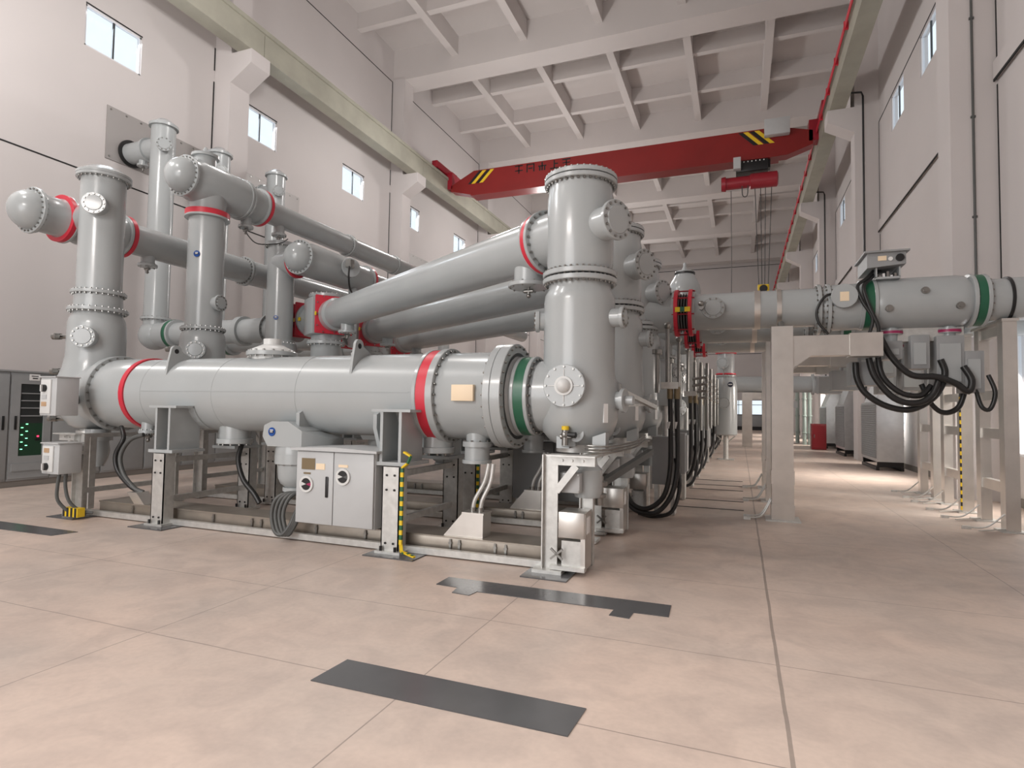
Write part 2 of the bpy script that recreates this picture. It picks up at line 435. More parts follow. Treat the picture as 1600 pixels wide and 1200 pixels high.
# daylight coming in through the low windows on the right
for h in RWL:
    area('window_daylight', (XR+.35, (h[0]+h[1])/2, (h[2]+h[3])/2), (XR-3.5, (h[0]+h[1])/2-.2, -.6), h[1]-h[0], h[3]-h[2], 140 if 10 < h[0] < 16 else 230, (1.0, 0.88, 0.78), 1.9)
for h in LW[:8]:
    area('window_daylight', (XL-.35, (h[0]+h[1])/2, (h[2]+h[3])/2), (-8, (h[0]+h[1])/2, 4), h[1]-h[0], h[3]-h[2], 55, (0.92, 0.96, 1.0))
# ================================================================== OVERHEAD CRANE
CY = 27.6
cr = thing('overhead_crane', 'red single girder overhead travelling crane spanning the hall below the ceiling', 'crane', (-5.5, CY, 13.2))
b = MB(); y0, y1 = CY-.28, CY+.28
b.prism([(-14.2, y0, 13.35), (-12.9, y0, 14.0), (1.55, y0, 14.0), (2.9, y0, 13.65), (2.9, y0, 13.05), (1.9, y0, 12.72), (-12.9, y0, 12.72), (-14.2, y0, 13.05)], (0, .56, 0))
b.box(-13, 1.6, y0-.12, y1+.12, 12.66, 12.74)
b.build('girder', CRED, cr)
for x in (-14.55, 3.25):
    e = MB().box(x-.16, x+.16, CY-1.5, CY+1.5, 13.95, 14.3, bev=.03)
    e.build('end_carriage', DRED, cr)
    w = MB()
    for yy in (-1.2, 1.2): w.cyl((x-.1, CY+yy, 14.0), (x+.1, CY+yy, 14.0), .16)
    w.build('wheel_pair', BLK, cr)
MB().box(-14.5, -14.15, y0, y1, 13.2, 14.1).build('end_bracket', DRED, cr)
MB().box(2.75, 3.2, y0, y1, 13.2, 14.1).build('end_bracket', DRED, cr)
for x, ms in ((-12.6, 1), (-12.15, 1), (-.05, -1), (.4, -1)):
    for q, mm in ((0, BLK), (.2, YEL)):
        xx = x+q
        MB().prism([(xx, y0-.012, 13.95), (xx+.2, y0-.012, 13.95), (xx+.2-.62*ms, y0-.012, 13.32), (xx-.62*ms, y0-.012, 13.32)], (0, .02, 0)).build('hazard_stripe', mm, cr)
# black lettering on the girder
for i in range(5):
    x = -10.6+i*.62; z = 13.52; b = MB()
    for dx0, dx1, dz0, dz1 in ([(0, .42, .36, .42), (.18, .24, 0, .42), (0, .42, .12, .17)], [(0, .06, 0, .42), (0, .42, .36, .42), (.36, .42, 0, .42), (.1, .32, .16, .22)], [(0, .42, .2, .26), (.17, .24, 0, .42), (.05, .12, 0, .2), (.3, .37, 0, .2)], [(0, .42, 0, .06), (.18, .24, 0, .42), (.24, .4, .22, .28)], [(0, .42, .36, .42), (.02, .4, .2, .25), (.18, .24, 0, .36)])[i]:
        b.box(x+dx0, x+dx1, y0-.01, y0+.005, z+dz0, z+dz1)
    b.build('lettering', BLK, cr)
MB().box(1.0, 2.0, y0-.35, y0-.02, 13.55, 14.25, bev=.02).build('electrical_box', CABG, cr)
h = thing('electric_hoist', 'red wire rope hoist trolley hanging under the right end of the crane', 'hoist', (.6, CY, 12.0))
b = MB().box(-.15, 1.15, CY-.45, CY+.45, 12.15, 12.62, bev=.03); b.box(.9, 1.25, CY-.2, CY+.2, 12.3, 12.65); b.build('trolley_frame', BLK, h)
MB().lathe((-.75, CY-.3, 11.72), (1, 0, 0), [(0, 0), (0, .3), (.18, .32), (.2, .26), (1.15, .26), (1.2, .33), (2.25, .33), (2.3, .25), (2.3, 0)], 28).build('drum', DRED, h)
MB().box(-.25, .05, CY-.75, CY-.45, 12.2, 12.7).build('control_box', CABG, h)
b = MB()
for i in range(7): b.cyl((-.0+i*.16, CY-.5, 12.55), (.04+i*.16, CY-.5, 12.55), .03, 8)
b.build('guide_rollers', WHITE, h)
for i, (x, z) in enumerate(((.62, 7.1), (.85, 7.1), (1.05, 7.1), (1.3, 7.1))):
    MB().cyl((x, CY-.3, 11.6), (.95+(x-.95)*.55, CY-.3, z), .018, 6).build('wire_rope', ROPE, h)
hk = MB().box(.72, 1.18, CY-.42, CY-.18, 6.75, 7.15, 0, .04); hk.cyl((.95, CY-.5, 6.95), (.95, CY-.1, 6.95), .16, 16, 1)
hk.build('hook_block', [YEL, BLK], h)
MB().tube([(.95, CY-.3, 6.75), (.95, CY-.3, 6.6), (1.08, CY-.3, 6.48), (.98, CY-.3, 6.34), (.82, CY-.3, 6.42)], .04, 8).build('hook', BLK, h)
MB().tube([(-.35, CY-.3, 11.4), (-.33, CY-.3, 8), (-.36, CY-.3, 5.2)], .014, 6).build('pendant_cable', ROPE, h)
MB().tube([(.1, CY-.5, 11.5), (.12, CY-.5, 11.1), (.22, CY-.5, 11.0), (.32, CY-.5, 11.1), (.34, CY-.5, 11.5)], .02, 6).build('cable_loop', ROPE, h)
b = MB()
for q in (0, .07, .14): b.tube([(3.03, YB, 13.62-q), (3.03, YF, 13.62-q)], .022, 6, smooth=False)
for i in range(36): b.box(2.99, 3.12, YB+1+i*2, YB+1.06+i*2, 13.42, 13.68)
tag(b.build('conductor_rail', RED, base=(3.03, 30, 13.5)), 'thin red conductor rail running along the right crane beam', 'rail')
# ================================================================== GAS INSULATED SWITCHGEAR
DD = V((-.845, .535, 0)).normalized()                      # heading of the slanted buses
RX, LX = -1.68, -9.67
Y0 = 6.4
def breaker_tank():
    r = thing('circuit_breaker_tank', 'front grey horizontal breaker tank with red rings beside the open floor', 'tank', (-5.9, Y0, 1.76), 'circuit breaker tanks')
    z = 1.76
    MB().lathe((-9.0, Y0, z), (1, 0, 0), [(0, .3), (0, .53), (.6, .53), (.62, .515), (6.4, .515), (6.42, .525), (6.6, .525), (6.6, .3)], 64).build('barrel', GREY, r)
    f = flange(r, (-9.12, Y0, z), (1, 0, 0), .585, .12, 28)
    flange(r, (-3.50, Y0, z), (1, 0, 0), .56, .05, 28, both=False)
    band(r, (-3.45, Y0, z), (1, 0, 0), .552, .13)
    flange(r, (-3.32, Y0, z), (1, 0, 0), .57, .09, 28, both=True)
    band(r, (-8.36, Y0, z), (1, 0, 0), .538, .085)
    flange(r, (-2.60, Y0, z), (1, 0, 0), .60, .085, 28); flange(r, (-2.51, Y0, z), (1, 0, 0), .605, .12, 28)
    MB().lathe((-2.39, Y0, z), (1, 0, 0), [(0, .5), (.0, .46), (.08, .40), (.36, .40)], 48).build('neck', GREY, r)
    flange(r, (-2.345, Y0, z), (1, 0, 0), .455, .045, 24, both=False)
    band(r, (-2.30, Y0, z), (1, 0, 0), .45, .11, GREEN, 'green_ring')
    flange(r, (-2.19, Y0, z), (1, 0, 0), .455, .045, 24, both=True)
    for x in (-7.55, -4.43):
        pts = []
        for k in range(13):
            a = PI*(k/12)-.0
            pts.append((x, Y0-.30+.085*math.cos(a)*1, z+.60+.085*math.sin(a)))
        b = MB(); hole = [(x, Y0-.30+.03*math.cos(2*PI*k/12), z+.60+.03*math.sin(2*PI*k/12)) for k in range(12)]
        poly = pts+[(x, Y0-.42, z+.45), (x, Y0-.46, z+.20), (x, Y0-.30, z+.40), (x, Y0-.02, z+.505)]
        b.prism(poly, (.035, 0, 0)); b.cyl((x-.004, Y0-.30, z+.60), (x+.039, Y0-.30, z+.60), .034, 14, 1)
        b.build('lifting_lug', [GREY, JOINT], r)
    MB().box(-2.985, -2.72, Y0-.56, Y0-.50, 1.69, 1.87, 0, .004).build('name_plate_cover', CREAM, r)
    b = MB().box(-7.95, -3.55, Y0-.519, Y0-.51, 1.783, 1.791)
    for x in (-7.95, -6.6, -5.2): b.ring((x, Y0, z), (1, 0, 0), .5, .518, .008, 64)
    b.build('weld_seam', GREY, r)
    # saddles: twin gusset plates under a curved wrap plate, front and rear
    for x in (-7.17, -3.63):
        for sg in (-1, 1):
            b = MB(); yy = Y0+sg*.75; yi = Y0+sg*.28
            b.box(x-.22, x+.22, min(yy, yi)-.02, max(yy, yi)+.02, .96, 1.0)
            for dx in (-.12, .12):
                b.prism([(x+dx-.018, yy, 1.0), (x+dx-.018, yi, 1.0), (x+dx-.018, yi, 1.35), (x+dx-.018, Y0+sg*.50, 1.56), (x+dx-.018, yy, 1.56)], (.036, 0, 0))
            b.box(x-.25, x+.25, min(yy, Y0+sg*.44)-.01, max(yy, Y0+sg*.44)+.01, 1.555, 1.585)
            prev = None
            for k in range(5):
                a0 = math.radians(20+k*9); a1 = math.radians(20+(k+1)*9)
                p = [(Y0+sg*.535*math.cos(a0), z-.535*math.sin(a0)), (Y0+sg*.535*math.cos(a1), z-.535*math.sin(a1))]
                b.prism([(x-.25, p[0][0], p[0][1]), (x-.25, p[1][0], p[1][1]), (x-.25, p[1][0]-sg*.03, p[1][1]+.02), (x-.25, p[0][0]-sg*.03, p[0][1]+.02)], (.5, 0, 0))
            b.build('saddle', GREY, r)
    # underside nozzles
    for x, rr, zb in ((-6.62, .24, 1.13), (-3.42, .22, 1.13)):
        o = MB().cyl((x, Y0-.05, 1.45), (x, Y0-.05, zb), rr*.86, 32).disc((x, Y0-.05, zb-.06), (0, 0, 1), rr, .07, 36).build('bottom_port', GREY, r)
        MB().bolts((x, Y0-.05, zb-.06), (0, 0, -1), rr-.03, 12, .014, .02).build('bolt_ring', BOLT, o)
    o = MB().lathe((-2.84, Y0-.15, 1.4), (0, 0, -1), [(0, .13), (.17, .13), (.17, .17), (.23, .17), (.23, .145), (.38, .145), (.38, .17), (.42, .17), (.42, 0)], 32).build('cable_nozzle', GREY, r)
    MB().bolts((-2.84, Y0-.15, 1.23), (0, 0, 1), .155, 10, .011, .015).bolts((-2.84, Y0-.15, .98), (0, 0, 1), .155, 10, .011, .015).build('bolt_ring', BOLT, o)
    # spring mechanism: hood plus bell hanging from the belly
    o = MB().prism([(-5.46, Y0-.60, 1.41), (-5.58, Y0-.60, 1.36), (-5.60, Y0-.60, 1.22), (-5.52, Y0-.60, 1.10), (-4.99, Y0-.60, 1.10), (-4.99, Y0-.60, 1.30), (-5.20, Y0-.60, 1.41)], (0, .5, 0))
    o.prism([(-4.99, Y0-.60, 1.30), (-4.80, Y0-.30, 1.20), (-4.80, Y0-.30, 1.06), (-4.99, Y0-.60, 1.10)], (-.02, .3, 0))
    o.lathe((-5.27, Y0-.32, 1.12), (0, 0, -1), [(0, 0), (0, .27), (.06, .28), (.13, .28)], 36)
    o = o.build('mechanism_hood', GREY, r)
    badge(o, (-5.45, Y0-.60, 1.28), (0, -1, 0), .055)
    o = MB().lathe((-5.27, Y0-.32, 1.0), (0, 0, -1), [(0, 0), (0, .285), (.12, .285), (.13, .25), (.30, .24), (.37, .21), (.42, .15), (.42, .18), (.47, .18), (.47, 0)], 40).build('mechanism_bell', GREY, r)
    MB().bolts((-5.27, Y0-.32, .88), (0, 0, -1), .268, 16, .012, .014).build('bolt_ring', BOLT, o)
    # hangers of the control cabinet
    for x in (-5.15, -4.02):
        b = MB(); b.prism([(x, Y0-.52, 1.52), (x, Y0-.46, 1.55), (x, Y0-.18, 1.15), (x, Y0-.18, 1.08), (x, Y0-.40, 1.08), (x, Y0-.52, 1.36)], (.05, 0, 0))
        b.build('cabinet_hanger', GREY, r)
    # drain valve and pipe
    drain(r, (-8.15, Y0-.2, 1.32), .13, .10)
    # top port
    flange(r, (-6.15, Y0+.1, 2.30), (0, 0, 1), .34, .06, 16)
    MB().lathe((-6.15, Y0+.1, 2.2), (0, 0, 1), [(0, .27), (.16, .27), (.16, .30), (.19, .28), (.26, .13), (.26, .12), (.34, .12), (.34, 0)], 32).build('top_cover', WHITEP, r)
    return r
tank = breaker_tank()

def right_riser():
    r = thing('riser_vessel', 'front and tallest grey upright vessel with slanted side branch and big bolted caps', 'vessel', (RX, Y0, 0), 'right hand riser vessels')
    o = (RX, Y0, 0); up = (0, 0, 1)
    MB().lathe(o, up, [(1.22, 0), (1.22, .20), (1.26, .30), (1.36, .39), (1.50, .435), (1.68, .445), (1.86, .425), (2.02, .40), (2.15, .395), (2.80, .395), (2.88, .385), (2.94, .35), (3.02, .35)], 56).build('lower_vessel', GREY, r)
    MB().lathe((-2.2, Y0, 1.76), (1, 0, 0), [(0, .40), (.1, .40), (.28, .41), (.5, .40)], 48).build('side_neck', GREY, r)
    MB().lathe(o, up, [(3.10, .35), (3.17, .36), (3.25, .372), (3.98, .372), (4.03, .36), (4.15, .36)], 56).build('upper_vessel', GREY, r)
    flange(r, (RX, Y0, 3.01), up, .415, .055, 36); flange(r, (RX, Y0, 3.085), up, .415, .055, 36)
    flange(r, (RX, Y0, 4.12), up, .41, .05, 36)
    f = MB().lathe((RX, Y0, 4.18), up, [(0, 0), (0, .41), (.04, .41), (.055, .395), (.075, .33), (.085, 0)], 48).build('top_cover', GREY, r)
    MB().bolts((RX, Y0, 4.22), up, .39, 36, .012, .02).build('bolt_ring', BOLT, f)
    # maintenance port facing the floor, with rounded cap
    d = V((0, -1, 0))
    f = MB().cyl((RX-.03, Y0-.2, 1.86), (RX-.03, Y0-.452, 1.86), .215, 36).disc((RX-.03, Y0-.452, 1.86), d, .225, .04, 36).build('inspection_port', GREY, r)
    MB().bolts((RX-.03, Y0-.492, 1.86), d, .20, 12, .012, .014).build('bolt_ring', BOLT, f)
    c = MB().ring((RX-.03, Y0-.492, 1.86), d, .075, .10, .02, 28); c.dome((RX-.03, Y0-.50, 1.86), d, .078, .075, 28)
    for k in range(4):
        a = k*PI/2; c.bar((RX-.03+.10*math.cos(a), Y0-.497, 1.86+.10*math.sin(a)), (RX-.03+.17*math.cos(a), Y0-.497, 1.86+.17*math.sin(a)), .008, .008)
    c.build('domed_cap', WHITEP, f)
    port(r, (RX, Y0, 3.62), -DD, .215, .40+.13, 14)
    n = MB().cyl((RX, Y0, 3.62), V((RX, Y0, 3.62))+DD*.60, .325, 40).build('bus_branch', GREY, r)
    flange(r, V((RX, Y0, 3.62))+DD*.52, DD, .385, .05, 24)
    port(r, (RX+.34, Y0-.05, 2.62), (1, -.1, 0), .12, .14, 10, 'side_port'); port(r, (RX-.35, Y0-.1, 2.60), (-1, -.3, 0), .12, .08, 10, 'side_port')
    MB().lathe((RX+.36, Y0+.0, 1.72), (1, -.15, 0), [(0, .1), (.13, .1), (.13, .13), (.17, .13), (.17, .05), (.26, .05), (.26, 0)], 20).build('valve_stub', GREY, r)
    # small gas valve with yellow cap low on the belly
    v = MB().box(RX-.09, RX+.06, Y0-.36, Y0-.27, 1.22, 1.42, 0, .01); v.disc((RX+.07, Y0-.34, 1.36), (0, -1, 0), .09, .03, 24)
    v = v.build('valve_pad', GREY, r)
    MB().cyl((RX-.02, Y0-.45, 1.24), (RX-.02, Y0-.45, 1.40), .035, 12).cyl((RX-.07, Y0-.45, 1.33), (RX+.05, Y0-.45, 1.33), .028, 12).sphere((RX-.02, Y0-.45, 1.35), .045).build('valve', BOLT, v)
    MB().cyl((RX-.02, Y0-.45, 1.40), (RX-.02, Y0-.45, 1.44), .04, 12).build('yellow_cap', YEL, v)
    MB().cyl((RX-.02, Y0-.45, 1.35), (RX+.1, Y0-.47, 1.35), .03, 10).build('valve_knob', BLK, v)
    for dx in (-.09, .30): MB().prism([(RX+dx-.06, Y0-.33, 1.33), (RX+dx+.08, Y0-.33, 1.38), (RX+dx+.08, Y0-.33, 1.20), (RX+dx-.06, Y0-.33, 1.20)], (0, .16, 0)).build('foot_bracket', GREY, r)
    MB().lathe((RX, Y0, 1.15), up, [(0, 0), (0, .24), (.09, .24), (.09, .20), (.12, .20)], 32).build('base_flange', GALV, r)
    MB().obox((RX+.36, Y0-.25, 1.58), (.015, .06, .20), Matrix.Rotation(-.6, 3, 'Z'), 0).build('sticker', WHITE, r)
    return r
riser = right_riser()
def slant_bus(k, L):
    y = Y0+2*k; z = 3.62; p = V((RX, y, z))+DD*.57
    nm = ['uppermost slanted grey bus pipe running left from the front vessel', 'middle slanted grey bus pipe half hidden under the uppermost one', 'lowest and farthest of the three slanted bus pipes'][k]
    r = thing('bus_pipe', nm, 'pipe', p, 'slanted bus pipes')
    band(r, p, DD, .375, .07); flange(r, p+DD*.075, DD, .375, .04, 24, both=False)
    MB().lathe(p, DD, [(.05, 0), (.05, .31), (L-.75, .31), (L-.72, .315), (L-.25, .315), (L-.2, .36), (L, .36), (L, 0)], 48).build('pipe', GREY, r)
    drain(r, p+DD*.36+V((0, 0, -.24)), .26, .20)
    drain(r, p+DD*(L-.8)+V((0, 0, -.24)), .19, .18)
    e = p+DD*L; a = V((0, 0, 1)).cross(DD).normalized(); R = Matrix((a, DD, V((0, 0, 1)))).transposed()
    if R.determinant() < 0: R = Matrix((-a, DD, V((0, 0, 1)))).transposed()
    o = MB().obox(e+DD*.03, (.84, .06, .84), R, 0, .02).build('square_plate', RED, r)
    bb = MB()
    for i in range(12):
        an = 2*PI*i/12; bb.cyl(e+a*.385*max(-1, min(1, 1.3*math.cos(an)))-DD*.025+V((0, 0, .385*max(-1, min(1, 1.3*math.sin(an))))), e+a*.385*max(-1, min(1, 1.3*math.cos(an)))+V((0, 0, .385*max(-1, min(1, 1.3*math.sin(an)))))-DD*.0, .014, 8)
    bb.build('bolt_ring', BOLT, o)
    MB().obox(e+a*.42-DD*.0, (.02, .07, .08), R, 0).build('yellow_tag', YEL, r)
    # junction vessel behind the plate, with the red bellows on its far side
    c = e+DD*.50
    v = thing('junction_vessel', ['grey junction vessel with square red plate at the end of the uppermost slanted pipe', 'grey junction vessel with square red plate at the end of the middle slanted pipe', 'grey junction vessel with red plate at the end of the lowest slanted pipe'][k], 'vessel', (c.x, c.y, 0), 'junction vessels')
    MB().obox((c.x, c.y, z), (.86, .62, .84), R, 0, .04).build('body', GREY, v)
    MB().lathe((c.x, c.y, 0), (0, 0, 1), [(2.45, 0), (2.45, .25), (2.6, .33), (z+.46, .33), (z+.46, .0)], 40).build('vertical_drum', GREY, v)
    flange(v, (c.x, c.y, z+.44), (0, 0, 1), .40, .07, 20); flange(v, (c.x, c.y, z-.62), (0, 0, 1), .42, .07, 20)
    BD = V((-.94, .34, 0)).normalized(); B3 = Matrix((V((0, 0, 1)).cross(BD), BD, V((0, 0, 1)))).transposed(); B3 = Matrix((BD, V((0, 0, 1)).cross(BD), V((0, 0, 1)))).transposed(); cc = V((c.x, c.y, z))
    MB().lathe(cc, BD, [(0, .33), (.6, .33), (.6, .40), (.66, .40), (.66, .33), (.7, .33)], 40).build('side_branch', GREY, v)
    for q in (.70, 1.0):
        MB().obox(cc+BD*q, (.05, .78, .78), B3, 0, .02).build('bellows_plate', RED, v)
    MB().lathe(cc+BD*.72, BD, [(0, .3)]+[(.03+.024*i, .28 if i % 2 else .33) for i in range(10)]+[(.28, .3)], 36).build('bellows', DRED, v)
    MB().obox(cc+BD*.85+V((.05, -.40, -.02)), (.28, .02, .08), B3, 0).build('yellow_tag', YEL, v)
    return c
ends = [slant_bus(0, 7.30), slant_bus(1, 7.95), slant_bus(2, 8.6)]
for k in (1, 2):
    dup(tank, (0, 2*k, 0), '%s grey horizontal breaker tank, behind the front tank' % ORD[k])
    dup(riser, (0, 2*k, 0), ['', 'second tall grey upright vessel, directly behind the front one', 'third tall grey upright vessel, where the cross pipe with red bellows starts'][k])
# ---------------------------------------------------------------- left risers
def left_lower(r, y, low=1.2):
    up = (0, 0, 1); o = (LX, y, 0)
    MB().lathe(o, up, [(low, 0), (low, .22), (low+.06, .33), (1.45, .46), (1.62, .52), (1.80, .53), (1.98, .50), (2.15, .44), (2.35, .405), (2.85, .40), (2.95, .38), (3.03, .33), (3.08, .33)], 52).build('lower_vessel', GREY, r)
    MB().lathe((LX, y, 1.76), (1, 0, 0), [(.2, .50), (.50, .51), (.58, .51)], 48).build('side_neck', GREY, r)
    port(r, (LX+.22, y-.30, 2.62), (.6, -.8, 0), .17, .12, 12, neck=.95); port(r, (LX-.30, y-.35, 1.76), (-.6, -.75, 0), .17, .09, 12, neck=.95)
    for z in (2.66, 2.10, 1.35):
        q = MB().cyl((LX-.33, y-.2, z), (LX-.52, y-.27, z), .035, 12); q.cyl((LX-.48, y-.25, z), (LX-.60, y-.29, z), .05, 14); q.cyl((LX-.44, y-.3, z), (LX-.46, y-.36, z), .045, 14)
        q.build('gas_valve', BOLT, r)
    MB().lathe((LX, y, low-.10), up, [(0, 0), (0, .22), (.07, .22), (.07, .17), (.12, .17)], 32).build('base_flange', GALV, r)
y = 6.4
MB_n = lambda r, y: MB().lathe((LX+.28, y-.1, 1.2), (0, 0, -1), [(0, .17), (.12, .17), (.12, .20), (.18, .20), (.18, .15), (.34, .17), (.46, .15), (.58, .10), (.58, 0)], 28).build('bottom_nozzle', GREY, r)
r = thing('riser_vessel', 'front left grey upright vessel with domed cap at the left end of the front tank', 'vessel', (LX, y, 0), 'left hand riser vessels')
left_lower(r, y); MB_n(r, y)
flange(r, (LX, y, 3.06), (0, 0, 1), .42, .05, 28); MB().lathe((LX, y, 3.1), (0, 0, 1), [(0, .34), (.28, .33)], 40).build('spool', GREY, r)
flange(r, (LX, y, 3.34), (0, 0, 1), .385, .05, 28)
MB().lathe((LX, y, 3.38), (0, 0, 1), [(0, .32), (.06, .315), (1.86, .315)], 48).build('upper_vessel', GREY, r)
flange(r, (LX, y, 5.22), (0, 0, 1), .385, .05, 28)
MB().lathe((LX, y, 5.27), (0, 0, 1), [(0, 0), (0, .385), (.04, .385), (.06, .35), (.13, .25), (.16, .12), (.165, 0)], 44).build('domed_cap', GREY, r)
port(r, (LX+.18, y-.2, 4.72), (.62, -.78, 0), .17, .14, 12, neck=.95)
MB().cyl((LX, y, 4.68), (-10.6, y+.35, 4.68), .30, 36).build('bus_branch', GREY, r)
r = thing('riser_vessel', 'second left grey upright vessel with red ring under the high domed tee', 'vessel', (LX, 8.4, 0), 'left hand riser vessels'); y = 8.4
left_lower(r, y)
flange(r, (LX, y, 3.03), (0, 0, 1), .40, .05, 26)
MB().lathe((LX, y, 3.06), (0, 0, 1), [(0, .325), (2.17, .325), (2.17, 0)], 48).build('upper_vessel', GREY, r)
flange(r, (LX, y, 5.20), (0, 0, 1), .40, .04, 26, both=False); band(r, (LX, y, 5.24), (0, 0, 1), .395, .10)
badge(r, (LX-.01+.13, y-.31, 4.45), (.35, -1, 0), .06)
port(r, (LX+.28, y+.0, 3.55), (1, .1, 0), .16, .1, 12)
r = thing('riser_vessel', 'third left grey upright vessel with flanged top and side branch with red ring', 'vessel', (LX, 10.4, 0), 'left hand riser vessels'); y = 10.4
left_lower(r, y)
flange(r, (LX, y, 2.95), (0, 0, 1), .38, .05, 24)
MB().lathe((LX, y, 3.0), (0, 0, 1), [(0, .29), (2.2, .29)], 48).build('upper_vessel', GREY, r)
flange(r, (LX, y, 5.18), (0, 0, 1), .36, .05, 24); MB().lathe((LX, y, 5.23), (0, 0, 1), [(0, .36), (.03, .36), (.06, .28), (.1, .12), (.1, 0)], 40).build('domed_cap', GREY, r)
MB().cyl((LX, y, 4.82), (LX+.50, y, 4.82), .30, 36).build('bus_branch', GREY, r)
flange(r, (LX+.36, y, 4.82), (1, 0, 0), .36, .04, 24, both=False); band(r, (LX+.40, y, 4.82), (1, 0, 0), .355, .06)
badge(r, (LX+.14, y-.26, 3.55), (.5, -1, 0), .05)
# ---------------------------------------------------------------- three high buses running down the hall
def high_bus(label, x, z, yd, segs, rd, rp, rings, drains, flg, yend, bdg=None):
    r = thing('bus_pipe', label, 'pipe', (x, yd, z), 'high bus pipes'); Y = (0, 1, 0)
    MB().dome((x, yd+.28, z), (0, -1, 0), rd*.92, .30, 44).build('end_dome', GREY, r)
    flange(r, (x, yd+.27, z), Y, rd+.03, .05, 24)
    prof = [(.32, 0), (.32, rd)]
    for a, q in segs: prof += [(a-yd-.03, prof[-1][1]), (a-yd+.03, q)]
    prof += [(yend-yd, prof[-1][1]), (yend-yd, 0)]
    MB().lathe((x, yd, z), Y, prof, 48).build('pipe', GREY, r)
    for a, q in rings: band(r, (x, a, z), Y, q, .075); flange(r, (x, a-.05, z), Y, q, .045, 24, both=False)
    for a, q in flg: flange(r, (x, a, z), Y, q, .05, 24); flange(r, (x, a+.06, z), Y, q, .05, 24)
    for a, q, rr in drains: drain(r, (x, a, z-q), rr, .20)
    if bdg: badge(r, (x+rp*.86, bdg, z-rp*.3), (.9, -.1, -.3), .06)
    return r
b1 = high_bus('left high grey bus pipe passing behind the front left vessel with a domed end', -10.6, 4.68, 5.6, [(6.0, .31), (6.3, .34), (7.35, .34), (7.45, .28)], .345, .28, [(7.36, .385)], [(7.9, .2, .17)], [(10.2, .33)], 17.0)
band(b1, (-10.6, 6.30, 4.68), (0, 1, 0), .395, .07); flange(b1, (-10.6, 6.375, 4.68), (0, 1, 0), .40, .045, 24, both=False); flange(b1, (-10.6, 6.62, 4.68), (0, 1, 0), .36, .03, 20, both=False)
b2 = high_bus('highest grey bus pipe with a domed tee on top of the second left vessel', LX, 5.87, 7.55, [(8.02, .40), (9.1, .40), (9.2, .35), (9.62, .35), (9.72, .25)], .36, .25, [(9.66, .40)], [(9.35, .3, .15), (10.3, .2, .16)], [(9.12, .42), (12.7, .29), (14.9, .28)], 24.0, 11.0)
MB().lathe((LX, 8.4, 5.34), (0, 0, 1), [(0, 0), (0, .325), (.4, .325)], 40).build('tee_leg', GREY, b2)
p = MB().lathe((LX, 8.3, 6.1), (0, 0, 1), [(0, .2), (.28, .2), (.28, .25), (.33, .25), (.35, .1), (.42, .06), (.5, .02), (.5, 0)], 28).build('top_port', GREY, b2)
MB().bolts((LX, 8.3, 6.43), (0, 0, 1), .23, 10, .012, .015).build('bolt_ring', BOLT, p)
b3 = high_bus('lower right high grey bus pipe with a domed end beside the third left vessel', -8.86, 4.82, 9.75, [(10.3, .37), (11.65, .37), (11.75, .32), (12.35, .32), (12.5, .25)], .345, .25, [(12.42, .365)], [(11.95, .28, .14), (12.9, .2, .15)], [], 24.0)
v = MB().cyl((-8.6, 11.35, 4.82), (-8.38, 11.2, 4.82), .2, 28).disc((-8.38, 11.2, 4.82), (.83, -.55, 0), .22, .04, 28).build('side_port', GREY, b3)
MB().cyl((-8.35, 11.15, 4.82), (-8.22, 11.05, 4.82), .05, 12).box(-8.36, -8.22, 10.98, 11.12, 4.78, 4.96).build('valve', BOLT, v)
MB().tube([(-8.26, 11.0, 4.8), (-8.2, 10.9, 4.55), (-8.3, 11.1, 4.3), (-8.5, 11.6, 4.2)], .022, 8).build('hose', BLACK, v)
g = MB().tube([(LX, 9.35, 5.3), (LX+.02, 9.4, 5.18), (LX+.1, 9.6, 5.05), (LX+.3, 10.0, 5.15), (LX+.35, 10.2, 5.3)], .012, 6)
tag(g.build('gas_tube', ROPE, base=(LX, 9.5, 5.2)), 'thin dark gas tube hanging between the two taps under the highest bus', 'tube')
